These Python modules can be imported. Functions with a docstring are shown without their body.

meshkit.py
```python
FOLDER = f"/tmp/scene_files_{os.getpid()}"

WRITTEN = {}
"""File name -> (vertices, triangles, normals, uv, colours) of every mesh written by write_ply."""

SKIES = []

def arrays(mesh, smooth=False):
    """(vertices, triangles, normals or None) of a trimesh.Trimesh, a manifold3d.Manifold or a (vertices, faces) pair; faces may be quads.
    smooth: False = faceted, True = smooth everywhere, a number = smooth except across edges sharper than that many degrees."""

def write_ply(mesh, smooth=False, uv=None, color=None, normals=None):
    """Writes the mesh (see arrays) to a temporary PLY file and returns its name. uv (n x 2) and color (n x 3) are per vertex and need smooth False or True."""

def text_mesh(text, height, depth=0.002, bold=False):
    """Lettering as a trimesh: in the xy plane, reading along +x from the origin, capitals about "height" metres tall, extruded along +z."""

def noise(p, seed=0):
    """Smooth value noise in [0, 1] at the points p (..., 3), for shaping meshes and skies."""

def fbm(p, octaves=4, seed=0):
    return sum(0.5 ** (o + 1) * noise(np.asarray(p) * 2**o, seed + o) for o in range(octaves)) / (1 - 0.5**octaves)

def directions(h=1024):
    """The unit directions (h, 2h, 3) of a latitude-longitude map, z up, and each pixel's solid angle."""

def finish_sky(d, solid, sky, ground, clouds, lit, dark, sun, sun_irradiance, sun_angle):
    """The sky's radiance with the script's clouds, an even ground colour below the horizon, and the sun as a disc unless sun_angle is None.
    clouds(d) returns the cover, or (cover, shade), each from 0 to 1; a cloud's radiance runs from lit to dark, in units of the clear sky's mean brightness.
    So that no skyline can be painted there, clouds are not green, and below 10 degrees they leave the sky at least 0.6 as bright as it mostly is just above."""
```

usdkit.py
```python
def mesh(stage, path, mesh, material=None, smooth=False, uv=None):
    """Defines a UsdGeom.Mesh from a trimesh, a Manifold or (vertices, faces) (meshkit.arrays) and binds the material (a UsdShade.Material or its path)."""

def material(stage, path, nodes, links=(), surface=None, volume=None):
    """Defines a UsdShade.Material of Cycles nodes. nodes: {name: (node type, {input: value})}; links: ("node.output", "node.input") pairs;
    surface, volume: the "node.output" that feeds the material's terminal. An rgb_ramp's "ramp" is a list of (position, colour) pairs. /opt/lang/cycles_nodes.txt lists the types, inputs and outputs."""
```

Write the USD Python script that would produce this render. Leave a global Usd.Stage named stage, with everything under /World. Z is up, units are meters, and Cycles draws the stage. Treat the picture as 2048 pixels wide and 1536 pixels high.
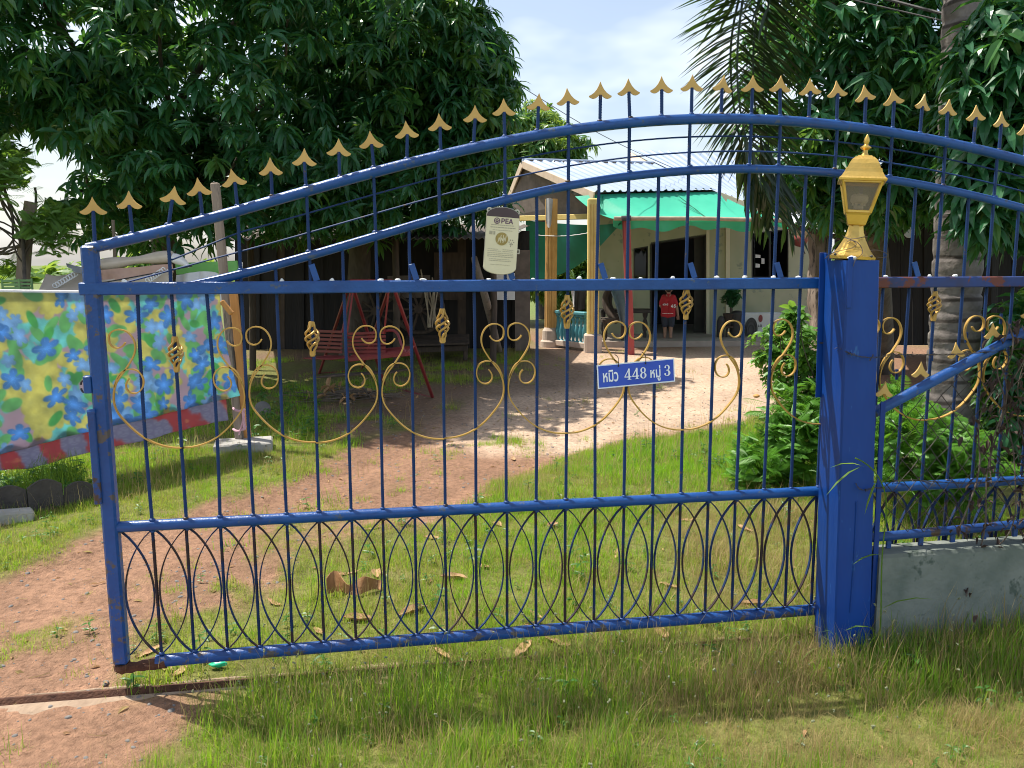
import math, glob, random
import numpy as np, trimesh, manifold3d as m3, shapely
import shapely.geometry as sg
from shapely import affinity
from pxr import Usd, UsdGeom, UsdLux, UsdShade, Sdf, Gf, Vt
import usdkit, meshkit

stage = Usd.Stage.CreateInMemory()
UsdGeom.SetStageUpAxis(stage, 'Z')
UsdGeom.Xform.Define(stage, '/World')
UsdGeom.Scope.Define(stage, '/World/Looks')
rng = np.random.default_rng(7)
PI = math.pi

# ------------------------------------------------------------------ camera, sky, sun, exposure
CX, CY, H = .960, -3.106, 1.600            # standing just outside the gate, gate plane is y = 0
YAW, PIT, ROL, F = .1610, .1482, -.0032, 1650.
def basis():
    cy, sy = math.cos(YAW), math.sin(YAW)
    f = np.array([sy*math.cos(PIT), cy*math.cos(PIT), -math.sin(PIT)])
    r = np.array([cy, -sy, 0.]); u = np.cross(r, f)
    return r*math.cos(ROL)+u*math.sin(ROL), -r*math.sin(ROL)+u*math.cos(ROL), f
RV, UV, FV = basis()
CAM = np.array([CX, CY, H]); FH = np.array([math.sin(YAW), math.cos(YAW), 0.]); RH = np.array([math.cos(YAW), -math.sin(YAW), 0.])
cam = UsdGeom.Camera.Define(stage, '/World/camera')
cam.CreateHorizontalApertureAttr(36.); cam.CreateFocalLengthAttr(36.*F/2048.)
cam.CreateExposureAttr(0.78)
M = Gf.Matrix4d(*RV, 0, *UV, 0, *(-FV), 0, *CAM, 1)
cam.AddTransformOp().Set(M)

SUN = np.array([-.36, .25, .90]); SUN /= np.linalg.norm(SUN)
sun = UsdLux.DistantLight.Define(stage, '/World/sun')
sun.CreateIntensityAttr(1.2); sun.CreateAngleAttr(.55); sun.CreateColorAttr(Gf.Vec3f(1., .95, .86))
sun.GetPrim().CreateAttribute('inputs:normalize', Sdf.ValueTypeNames.Bool).Set(True)
z_ = SUN; x_ = np.cross([0, 0, 1.], z_); x_ /= np.linalg.norm(x_); y_ = np.cross(z_, x_)
sun.AddTransformOp().Set(Gf.Matrix4d(*x_, 0, *y_, 0, *z_, 0, 0, 0, 0, 1))
dome = UsdLux.DomeLight.Define(stage, '/World/sky')
SKYS = .105
usdkit.material(stage, '/World/Looks/sky_air', {
    'sky': ('sky_texture', {'sky_type': 'single_scattering', 'sun_disc': False, 'sun_elevation': math.asin(SUN[2]), 'sun_rotation': math.atan2(SUN[0], SUN[1]), 'aerosol_density': 2.2, 'air_density': 1.1, 'altitude': 50.}),
    'tc': ('texture_coordinate', {}),
    'mp': ('mapping', {'scale': (2.2, 2.2, 5.5)}),
    'n': ('noise_texture', {'scale': 1.6, 'detail': 4., 'roughness': .56}),
    'r': ('rgb_ramp', {'ramp': [(0, (.10, .10, .10)), (.46, (.14, .14, .14)), (.72, (.58, .58, .58)), (1, (.75, .75, .75))]}),
    'mix': ('mix_color', {'b': (8.6, 8.8, 9.2)}),
    'bg': ('background_shader', {'strength': SKYS})},
    [('tc.generated', 'mp.vector'), ('mp.vector', 'n.vector'), ('n.fac', 'r.fac'), ('r.color', 'mix.fac'), ('sky.color', 'mix.a'), ('mix.result', 'bg.color')], surface='bg.background')
UsdShade.MaterialBindingAPI.Apply(dome.GetPrim()).Bind(UsdShade.Material.Get(stage, '/World/Looks/sky_air'))

# ------------------------------------------------------------------ measuring: points on real planes of the place
def ray(px, py): return RV*(px-1024)/F - UV*(py-768)/F + FV
def on_plane(px, py, Y=0.):                       # on the upright plane y = Y (parallel to the gate)
    d = ray(px, py); return CAM + d*(Y-CY)/d[1]
def on_ground(px, py, z=0.):
    d = ray(px, py); return CAM + d*(z-H)/d[2]
def at(px, py, D):                                # on the upright plane D metres ahead of the viewer
    d = ray(px, py); return CAM + d*D/(d @ FH)

# ------------------------------------------------------------------ meshes: (vertices, faces)
def join(ms):
    ms = [m for m in ms if m is not None]
    v, f, n = [], [], 0
    for a, b in ms:
        v.append(np.asarray(a, float)); f.append(np.asarray(b, int)+n); n += len(a)
    return np.vstack(v), np.vstack(f)
def tm(m):
    if hasattr(m, 'to_mesh'):
        q = m.to_mesh(); return np.array(q.vert_properties[:, :3], float), np.array(q.tri_verts, int)
    return np.array(m.vertices, float), np.array(m.faces, int)
def move(m, t=(0, 0, 0), R=None, s=1.):
    v = np.asarray(m[0], float)*s
    if R is not None: v = v @ np.asarray(R).T
    return v+np.asarray(t, float), m[1]
def rot(axis, a):
    return trimesh.transformations.rotation_matrix(a, axis)[:3, :3]
def frames(p, up=(0, 0, 1.)):
    p = np.asarray(p, float); t = np.gradient(p, axis=0); t /= np.linalg.norm(t, axis=1, keepdims=True)+1e-12
    a = np.cross(t[0], up)
    if np.linalg.norm(a) < 1e-3: a = np.cross(t[0], (1., 0, 0))
    a /= np.linalg.norm(a); A = []
    for k in range(len(p)):
        a = a-t[k]*(a @ t[k]); a /= np.linalg.norm(a)+1e-12; A.append(a)
    A = np.array(A); return t, A, np.cross(t, A)
def tube(p, r, n=8, cap=True, closed=False):
    p = np.asarray(p, float); t, A, B = frames(p); k = len(p)
    r = np.broadcast_to(np.asarray(r, float).reshape(-1, 1) if np.ndim(r) == 1 else r, (k, n))
    th = np.arange(n)*2*PI/n
    v = p[:, None]+r[..., None]*(np.cos(th)[None, :, None]*A[:, None]+np.sin(th)[None, :, None]*B[:, None])
    i, j = np.meshgrid(np.arange(k-1+closed), np.arange(n), indexing='ij'); i2 = (i+1) % k; j2 = (j+1) % n
    q = np.stack([i*n+j, i*n+j2, i2*n+j2, i2*n+j], -1).reshape(-1, 4)
    f = np.vstack([q[:, [0, 2, 1]], q[:, [0, 3, 2]]]); v = v.reshape(-1, 3)
    if cap and not closed:
        v = np.vstack([v, p[:1], p[-1:]]); c = k*n; j = np.arange(n)
        f = np.vstack([f, np.c_[np.full(n, c), j, (j+1) % n], np.c_[np.full(n, c+1), (k-1)*n+(j+1) % n, (k-1)*n+j]])
    return v, f
def strip(p, w, d, nrm):
    """a flat bar swept along p: w across, d along the direction nrm"""
    p = np.asarray(p, float); t = np.gradient(p, axis=0); t /= np.linalg.norm(t, axis=1, keepdims=True)
    nrm = np.asarray(nrm, float); a = np.cross(t, nrm); a /= np.linalg.norm(a, axis=1, keepdims=True); b = np.broadcast_to(nrm, a.shape)
    w = np.broadcast_to(w, (len(p),))[:, None]
    v = np.stack([p+a*w/2+b*d/2, p-a*w/2+b*d/2, p-a*w/2-b*d/2, p+a*w/2-b*d/2], 1); k = len(p)
    i, j = np.meshgrid(np.arange(k-1), np.arange(4), indexing='ij'); j2 = (j+1) % 4
    q = np.stack([i*4+j, i*4+j2, (i+1)*4+j2, (i+1)*4+j], -1).reshape(-1, 4)
    f = np.vstack([q[:, [0, 1, 2]], q[:, [0, 2, 3]], [[0, 2, 1], [0, 3, 2]], np.array([[0, 1, 2], [0, 2, 3]])+(k-1)*4])
    return v.reshape(-1, 3), f
def hull(pts): 
    h = trimesh.convex.convex_hull(np.asarray(pts, float)); return np.array(h.vertices), np.array(h.faces)
def box(c, s, R=None, ch=.0):
    """a block with chamfered edges"""
    s = np.asarray(s, float)/2; pts = []
    for sx in (-1, 1):
        for sy in (-1, 1):
            for sz in (-1, 1):
                g = np.array([sx, sy, sz])
                if ch > 0:
                    for k in range(3):
                        e = s-ch; e[k] = s[k]; pts.append(g*e)
                else: pts.append(g*s)
    m = hull(pts); return move(m, c, R)
def beam(a, b, w, h, ch=.003, up=(0, 0, 1.)):
    a, b = np.asarray(a, float), np.asarray(b, float); t = b-a; L = np.linalg.norm(t); t /= L
    s = np.cross(t, up)
    if np.linalg.norm(s) < 1e-3: s = np.cross(t, (0, 1., 0))
    s /= np.linalg.norm(s); n = np.cross(s, t)
    return box((a+b)/2, (L, w, h), np.c_[t, s, n], min(ch, w/3, h/3))
def extr(poly, depth, o, X, Y, N=None):
    """a flat outline given in (X, Y) about o, thickened by depth along X x Y"""
    X, Y = np.asarray(X, float), np.asarray(Y, float); N = np.cross(X, Y) if N is None else np.asarray(N, float)
    out = []
    for g in getattr(poly, 'geoms', [poly]):
        if g.area <= 0: continue
        m = trimesh.creation.extrude_polygon(g, depth, engine='earcut')
        v = np.array(m.vertices); f = np.array(m.faces)
        if np.dot(np.cross(X, Y), N) < 0: f = f[:, ::-1]
        out.append((np.asarray(o)+v[:, :1]*X+v[:, 1:2]*Y+v[:, 2:]*N, f))
    return join(out)
def lathe(prof, c=(0, 0, 0), n=20):
    prof = np.asarray(prof, float); k = len(prof); th = np.arange(n)*2*PI/n
    v = np.stack([prof[:, 0][:, None]*np.cos(th), prof[:, 0][:, None]*np.sin(th), np.repeat(prof[:, 1][:, None], n, 1)], -1)
    i, j = np.meshgrid(np.arange(k-1), np.arange(n), indexing='ij'); j2 = (j+1) % n
    q = np.stack([i*n+j, i*n+j2, (i+1)*n+j2, (i+1)*n+j], -1).reshape(-1, 4)
    f = np.vstack([q[:, [0, 1, 2]], q[:, [0, 2, 3]]]); v = v.reshape(-1, 3)
    v = np.vstack([v, [[0, 0, prof[0, 1]], [0, 0, prof[-1, 1]]]]); cc = k*n; j = np.arange(n)
    f = np.vstack([f, np.c_[np.full(n, cc), (j+1) % n, j], np.c_[np.full(n, cc+1), (k-1)*n+j, (k-1)*n+(j+1) % n]])
    return v+np.asarray(c, float), f
def smooth_line(p, n=40):
    from scipy.interpolate import CubicSpline
    p = np.asarray(p, float); d = np.r_[0, np.cumsum(np.linalg.norm(np.diff(p, axis=0), axis=1))]
    return CubicSpline(d, p)(np.linspace(0, d[-1], n))
def grid(P):
    """quads over a (rows, cols, 3) array of points"""
    a, b = P.shape[:2]; i, j = np.meshgrid(np.arange(a-1), np.arange(b-1), indexing='ij')
    q = np.stack([i*b+j, i*b+j+1, (i+1)*b+j+1, (i+1)*b+j], -1).reshape(-1, 4)
    return P.reshape(-1, 3), np.vstack([q[:, [0, 1, 2]], q[:, [0, 2, 3]]])
def sheet(P, t):
    """a curved sheet of thickness t (down/back along its normals)"""
    v, f = grid(P); m = trimesh.Trimesh(v, f, process=False); n = m.vertex_normals
    a, b = P.shape[:2]; N = a*b
    idx = np.arange(N).reshape(a, b); e = np.r_[idx[0, :-1], idx[:-1, -1], idx[-1, :0:-1], idx[:0:-1, 0]]; e2 = np.roll(e, -1)
    side = np.vstack([np.c_[e, e+N, e2], np.c_[e2, e+N, e2+N]])
    return np.vstack([v, v-n*t]), np.vstack([f, f[:, ::-1]+N, side])

# ------------------------------------------------------------------ the scene tree
COUNT, ORIGIN = {}, {}
def fresh(path):
    k = COUNT.get(path, -1)+1; COUNT[path] = k
    return path if k == 0 else f'{path}_{k:03d}'
def data(prim, **kw):
    for k, v in kw.items():
        if v: prim.SetCustomDataByKey(k, v)
def obj(name, mesh, mat, parent=None, smooth=False, label=None, cat=None, group=None, kind=None, color=None):
    path = fresh((parent or '/World')+'/'+name)
    o = np.zeros(3); q = parent
    while q and q != '/World':
        if q in ORIGIN: o = ORIGIN[q]; break
        q = q.rpartition('/')[0]
    v, f = mesh
    m = usdkit.mesh(stage, path, (np.asarray(v)-o, f), '/World/Looks/'+mat, smooth)
    if color is not None:
        UsdGeom.PrimvarsAPI(m).CreatePrimvar('tint', Sdf.ValueTypeNames.Color3fArray, 'vertex').Set(Vt.Vec3fArray.FromNumpy(np.asarray(color, np.float32)))
    data(m.GetPrim(), label=label, category=cat, group=group, kind=kind)
    return path
def thing(name, label, cat, loc=(0, 0, 0), group=None):
    path = fresh('/World/'+name); x = UsdGeom.Xform.Define(stage, path)
    x.AddTranslateOp().Set(Gf.Vec3d(*map(float, loc))); ORIGIN[path] = np.asarray(loc, float)
    data(x.GetPrim(), label=label, category=cat, group=group); return path
def scatter(name, protos, pos, quat, scale, which, parent=None, kind='stuff', **kw):
    """many small copies of a few shapes: protos = [(mesh, material)]"""
    path = fresh((parent or '/World')+'/'+name); pi = UsdGeom.PointInstancer.Define(stage, path)
    o = ORIGIN.get(parent, np.zeros(3)) if parent else np.zeros(3)
    for k, (m, mat) in enumerate(protos):
        usdkit.mesh(stage, f'{path}/kinds/shape_{k:03d}', m, '/World/Looks/'+mat)
        pi.CreatePrototypesRel().AddTarget(f'{path}/kinds/shape_{k:03d}')
    pi.CreatePositionsAttr(Vt.Vec3fArray.FromNumpy((np.asarray(pos)-o).astype(np.float32)))
    pi.CreateOrientationsAttr(Vt.QuathArray([Gf.Quath(float(w), float(x), float(y), float(z)) for x, y, z, w in quat]))
    s = np.asarray(scale, np.float32); s = np.repeat(s[:, None], 3, 1) if s.ndim == 1 else s
    pi.CreateScalesAttr(Vt.Vec3fArray.FromNumpy(s)); pi.CreateProtoIndicesAttr(Vt.IntArray.FromNumpy(np.asarray(which, np.int32)))
    data(pi.GetPrim(), kind=kind, **kw); return path
from scipy.spatial.transform import Rotation as Rt
def quats(yaw, tilt, tdir):
    """upright, turned by yaw, then tipped by tilt towards the compass direction tdir"""
    ax = np.c_[-np.sin(tdir), np.cos(tdir), np.zeros(len(yaw))]
    return (Rt.from_rotvec(ax*np.asarray(tilt)[:, None])*Rt.from_euler('z', yaw)).as_quat()

# ------------------------------------------------------------------ materials
def mat(name, c1, c2=None, scale=6., rough=.6, metal=0., bump=0., bscale=40., chips=None, chip_at=.62, chip_scale=14., spec=None, stretch=(1, 1, 1), detail=3., island=False, transl=0., tcol=None, sheen=0., c3=None, alpha_noise=None, coat=0.):
    n = {'g': ('geometry', {}), 'mp': ('mapping', {'scale': stretch}), 'p': ('principled_bsdf', {'roughness': rough, 'metallic': metal})}
    l = [('g.position', 'mp.vector')]
    if spec is not None: n['p'][1]['specular_ior_level'] = spec
    if coat: n['p'][1]['coat_weight'] = coat; n['p'][1]['coat_roughness'] = .25
    c2 = c2 or c1; ramp = [(0.28, c1), (.72, c2)] if c3 is None else [(.2, c1), (.5, c2), (.8, c3)]
    n['n1'] = ('noise_texture', {'scale': scale, 'detail': detail, 'roughness': .6}); n['r1'] = ('rgb_ramp', {'ramp': ramp})
    l += [('mp.vector', 'n1.vector')]
    if island:
        ramp = [(0., c1), (1., c2)] if c3 is None else [(0., c1), (.55, c2), (1., c3)]
        n['r1'] = ('rgb_ramp', {'ramp': ramp})
        l += [('g.random_per_island', 'r1.fac')]
    else: l += [('n1.fac', 'r1.fac')]
    out = 'r1.color'
    if chips is not None:
        n['n2'] = ('noise_texture', {'scale': chip_scale, 'detail': 4., 'roughness': .68})
        n['r2'] = ('rgb_ramp', {'ramp': [(0, (0, 0, 0)), (chip_at, (0, 0, 0)), (chip_at+.05, (1, 1, 1)), (1, (1, 1, 1))]})
        n['mx'] = ('mix_color', {'b': chips}); l += [('mp.vector', 'n2.vector'), ('n2.fac', 'r2.fac'), ('r2.color', 'mx.fac'), (out, 'mx.a')]; out = 'mx.result'
    l += [(out, 'p.base_color')]
    if bump:
        n['n3'] = ('noise_texture', {'scale': bscale, 'detail': 2., 'roughness': .6}); n['b'] = ('bump', {'strength': bump, 'distance': .01})
        l += [('mp.vector', 'n3.vector'), ('n3.fac', 'b.height'), ('b.normal', 'p.normal')]
    surf = 'p.BSDF'
    if transl:
        n['t'] = ('translucent_bsdf', {}); n['mc'] = ('mix_closure', {'fac': transl})
        if tcol: n['hv'] = ('mix_color', {'fac': .75, 'b': tcol}); l += [(out, 'hv.a'), ('hv.result', 't.color')]
        else: l += [(out, 't.color')]
        l += [('p.BSDF', 'mc.closure1'), ('t.BSDF', 'mc.closure2')]; surf = 'mc.closure'
    return usdkit.material(stage, '/World/Looks/'+name, n, l, surface=surf)
def printed(name, rough=.8, transl=0., bump=0., bscale=200.):
    """cloth or board whose print is carried by the mesh"""
    n = {'a': ('attribute', {'attribute': 'tint'}), 'p': ('principled_bsdf', {'roughness': rough}), 't': ('translucent_bsdf', {}), 'mc': ('mix_closure', {'fac': transl})}
    l = [('a.color', 'p.base_color'), ('a.color', 't.color'), ('p.BSDF', 'mc.closure1'), ('t.BSDF', 'mc.closure2')]
    if bump:
        n['g'] = ('geometry', {}); n['n3'] = ('noise_texture', {'scale': bscale, 'detail': 4.}); n['b'] = ('bump', {'strength': bump, 'distance': .01})
        l += [('g.position', 'n3.vector'), ('n3.fac', 'b.height'), ('b.normal', 'p.normal')]
    return usdkit.material(stage, '/World/Looks/'+name, n, l, surface='mc.closure')
BLUE, BLUE2 = (.003, .040, .17), (.007, .070, .26)
mat('gate_paint', BLUE, BLUE2, 7., .36, bump=.2, bscale=60., chips=(.05, .075, .13), chip_at=.615, chip_scale=22.)
mat('worn_paint', (.004, .032, .15), (.008, .055, .20), 9., .5, bump=.3, bscale=50., chips=(.05, .028, .018), chip_at=.55, chip_scale=10.)
mat('bar_paint', (.004, .022, .085), (.007, .036, .13), 8., .62, spec=.3, chips=(.09, .06, .045), chip_at=.64, chip_scale=18.)
mat('pillar_paint', (.0015, .023, .155), (.003, .045, .235), 3., .42, spec=.35, bump=.25, bscale=22., chips=(.02, .09, .28), chip_at=.65, chip_scale=20., stretch=(1, 1, .35))
mat('dusty_paint', (.003, .036, .16), (.006, .062, .24), 7., .42, bump=.25, bscale=60., chips=(.075, .062, .06), chip_at=.56, chip_scale=16.)
mat('bar_dirty', (.006, .016, .055), (.008, .030, .10), 6., .7, spec=.25, chips=(.034, .021, .022), chip_at=.50, chip_scale=5.)
mat('rust', (.045, .016, .008), (.11, .045, .022), 30., .9, bump=.6, bscale=120.)
mat('rusty_rail', (.030, .022, .030), (.010, .045, .20), 7., .6, chips=(.12, .03, .018), chip_at=.52, chip_scale=9.)
mat('gold_paint', (.38, .22, .05), (.54, .33, .09), 7., .40, metal=.4, bump=.1, bscale=90., chips=(.40, .22, .06), chip_at=.72, chip_scale=40.)
mat('gold_flat', (.46, .28, .075), (.58, .37, .11), 8., .55, bump=.15, bscale=120., chips=(.35, .21, .07), chip_at=.72, chip_scale=40.)
mat('lamp_gold', (.58, .36, .07), (.72, .47, .12), 9., .26, metal=.75, bump=.15, bscale=60., chips=(.36, .22, .07), chip_at=.72, chip_scale=30.)
mat('white_bits', (.6, .6, .58), (.8, .8, .78), 30., .8)
mat('dark_metal', (.02, .02, .022), (.05, .045, .045), 20., .6)
mat('wire_metal', (.03, .028, .026), (.09, .07, .06), 30., .6, metal=.5)
mat('concrete_wall', (.085, .108, .092), (.185, .20, .178), 5., .92, bump=.5, bscale=30., chips=(.055, .075, .06), chip_at=.6, chip_scale=6.)
mat('concrete', (.24, .23, .21), (.38, .36, .33), 7., .92, bump=.5, bscale=40., chips=(.15, .14, .12), chip_at=.62, chip_scale=10.)
mat('earthy_concrete', (.22, .15, .10), (.34, .25, .17), 9., .95, bump=.6, bscale=50., chips=(.14, .10, .07), chip_at=.58, chip_scale=12.)
mat('bark', (.10, .075, .055), (.24, .19, .15), 14., .95, bump=1., bscale=30., stretch=(1, 1, .16), chips=(.045, .035, .028), chip_at=.55, chip_scale=20.)
mat('tree_bark', (.045, .036, .028), (.11, .09, .07), 10., .95, bump=1., bscale=30., stretch=(1, 1, .3))
mat('palm_bark', (.10, .085, .078), (.19, .165, .15), 6., .9, bump=.7, bscale=24., stretch=(1, 1, 1.8), chips=(.07, .062, .055), chip_at=.60, chip_scale=7.)
usdkit.material(stage, '/World/Looks/ringed_bark', {
    'g': ('geometry', {}), 'w': ('wave_texture', {'wave_type': 'bands', 'bands_direction': 'z', 'scale': 2.05, 'distortion': 1.6, 'detail': 2., 'detail_scale': 1.2}),
    'rw': ('rgb_ramp', {'ramp': [(0, (1, 1, 1)), (.86, (1, 1, 1)), (.97, (.34, .31, .29)), (1, (.3, .27, .25))]}),
    'n': ('noise_texture', {'scale': 7., 'detail': 4., 'roughness': .65}), 'rn': ('rgb_ramp', {'ramp': [(.25, (.085, .072, .066)), (.5, (.15, .13, .118)), (.78, (.23, .205, .185))]}),
    'm': ('mix_color', {'blend_type': 'multiply', 'fac': 1.}), 'n2': ('noise_texture', {'scale': 26., 'detail': 3.}), 'b': ('bump', {'strength': .7, 'distance': .01}), 'p': ('principled_bsdf', {'roughness': .9})},
    [('g.position', 'w.vector'), ('w.fac', 'rw.fac'), ('g.position', 'n.vector'), ('n.fac', 'rn.fac'), ('rn.color', 'm.a'), ('rw.color', 'm.b'), ('m.result', 'p.base_color'), ('g.position', 'n2.vector'), ('n2.fac', 'b.height'), ('b.normal', 'p.normal')], surface='p.BSDF')
mat('grey_wood', (.15, .115, .088), (.28, .22, .17), 16., .9, bump=.7, bscale=40., stretch=(1, 1, .1), chips=(.10, .085, .07), chip_at=.6, chip_scale=16.)
mat('orange_wood', (.36, .16, .04), (.52, .25, .07), 12., .75, bump=.4, bscale=40., stretch=(1, 1, .15))
mat('dark_wood', (.035, .024, .017), (.08, .055, .037), 16., .85, bump=.6, bscale=40., stretch=(1, .3, .3))
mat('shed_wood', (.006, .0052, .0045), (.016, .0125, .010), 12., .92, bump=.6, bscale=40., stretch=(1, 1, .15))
mat('red_paint', (.12, .009, .011), (.19, .015, .017), 10., .5, chips=(.10, .03, .02), chip_at=.64, chip_scale=18.)
mat('post_red', (.26, .035, .03), (.36, .06, .05), 9., .7, bump=.4, bscale=40., stretch=(1, 1, .2), chips=(.16, .10, .08), chip_at=.60, chip_scale=14.)
mat('house_wall', (.38, .39, .25), (.46, .45, .30), 2.5, .9, bump=.12, bscale=60., chips=(.27, .30, .22), chip_at=.60, chip_scale=4.)
mat('cream_wall', (.62, .56, .38), (.70, .64, .45), 3., .9, bump=.12, bscale=60.)
mat('column_ochre', (.50, .27, .07), (.60, .35, .11), 6., .7)
mat('column_yellow', (.60, .44, .12), (.68, .52, .18), 6., .7)
mat('plaster_base', (.42, .33, .26), (.52, .42, .34), 6., .9)
mat('baluster_paint', (.05, .22, .26), (.09, .30, .33), 10., .6)
mat('fascia', (.44, .34, .24), (.56, .44, .33), 7., .75, stretch=(1, 1, 1))
mat('roof_metal', (.21, .27, .37), (.29, .35, .45), 1.2, .48, metal=.2, chips=(.25, .27, .32), chip_at=.68, chip_scale=2.5)
mat('roof_old', (.40, .42, .46), (.62, .64, .68), 3., .5, metal=.2, chips=(.2, .15, .12), chip_at=.62, chip_scale=6.)
mat('soffit', (.10, .08, .065), (.17, .135, .11), 6., .9)
mat('tarp', (.06, .56, .38), (.09, .66, .46), 2., .55, transl=.45, tcol=(.06, .70, .48), bump=.3, bscale=20.)
mat('net_dark', (.01, .20, .12), (.012, .27, .17), 3., .7, transl=.4, bump=.2, bscale=30.)
mat('bamboo', (.28, .22, .15), (.42, .34, .24), 12., .7)
mat('dark_door', (.018, .016, .015), (.035, .03, .026), 8., .55)
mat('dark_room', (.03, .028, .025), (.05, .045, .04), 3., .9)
mat('floor_tile', (.28, .23, .19), (.38, .32, .27), 4., .5)
mat('ac_white', (.62, .64, .60), (.70, .72, .68), 4., .5)
mat('ac_dark', (.05, .055, .05), (.09, .095, .09), 10., .6)
mat('badge_red', (.22, .05, .045), (.28, .07, .06), 10., .5)
mat('skin', (.30, .17, .11), (.36, .21, .14), 10., .6)
mat('hair', (.012, .010, .009), (.025, .02, .018), 40., .6)
mat('shirt_red', (.36, .014, .02), (.45, .02, .028), 12., .85, bump=.2, bscale=60.)
mat('shorts_dark', (.02, .025, .04), (.04, .045, .06), 12., .9)
mat('print_white', (.75, .75, .75), (.8, .8, .8), 10., .6)
mat('plate_blue', (.020, .065, .42), (.03, .085, .50), 8., .35, chips=(.06, .10, .34), chip_at=.68, chip_scale=25.)
mat('plate_white', (.70, .74, .80), (.80, .83, .88), 20., .5)
mat('card_cream', (.62, .56, .37), (.68, .62, .43), 9., .55)
mat('card_brown', (.05, .030, .035), (.07, .045, .05), 9., .5)
mat('card_violet', (.10, .05, .10), (.13, .07, .12), 9., .5)
mat('card_grey', (.30, .27, .20), (.36, .32, .24), 30., .6)
mat('card_gold', (.26, .19, .055), (.36, .27, .09), 20., .4, metal=.3)
mat('clear_plastic', (.45, .42, .34), (.5, .47, .38), 9., .3)
mat('lamp_bulb', (.62, .60, .52), (.7, .68, .6), 9., .3)
mat('canvas_beige', (.46, .38, .30), (.60, .51, .42), 5., .85, bump=.5, bscale=14.)
mat('canvas_pink', (.46, .28, .20), (.56, .36, .27), 6., .8, bump=.3, bscale=14.)
mat('green_board', (.12, .34, .07), (.17, .42, .10), 6., .6)
mat('white_cloth', (.66, .64, .62), (.74, .72, .70), 8., .9, bump=.4, bscale=20.)
mat('pink_ribbon', (.60, .32, .38), (.7, .42, .48), 30., .8)
mat('dry_leaf', (.30, .15, .065), (.46, .29, .15), 20., .8, transl=.2, c3=(.36, .18, .08))
mat('big_dry_leaf', (.22, .10, .035), (.32, .16, .06), 12., .75, bump=.3, bscale=40.)
mat('dry_vine', (.055, .035, .028), (.12, .075, .055), 20., .9, transl=.15, island=True, c3=(.17, .12, .09))
mat('dry_stem', (.06, .045, .035), (.14, .11, .09), 20., .95)
mat('grey_bricks', (.035, .03, .027), (.07, .06, .05), 8., .95, bump=.8, bscale=30.)
mat('stone', (.16, .15, .14), (.30, .28, .26), 10., .95, bump=.6, bscale=40., island=True)
mat('green_plastic', (.02, .45, .22), (.03, .55, .3), 10., .35)
mat('crate_green', (.10, .20, .06), (.15, .27, .09), 10., .6)
mat('sticks', (.14, .11, .085), (.30, .25, .20), 10., .9, island=True, c3=(.42, .37, .31))
mat('grey_cloth', (.30, .30, .29), (.42, .42, .40), 8., .9)
mat('denim', (.10, .14, .17), (.16, .20, .22), 8., .9)
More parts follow.
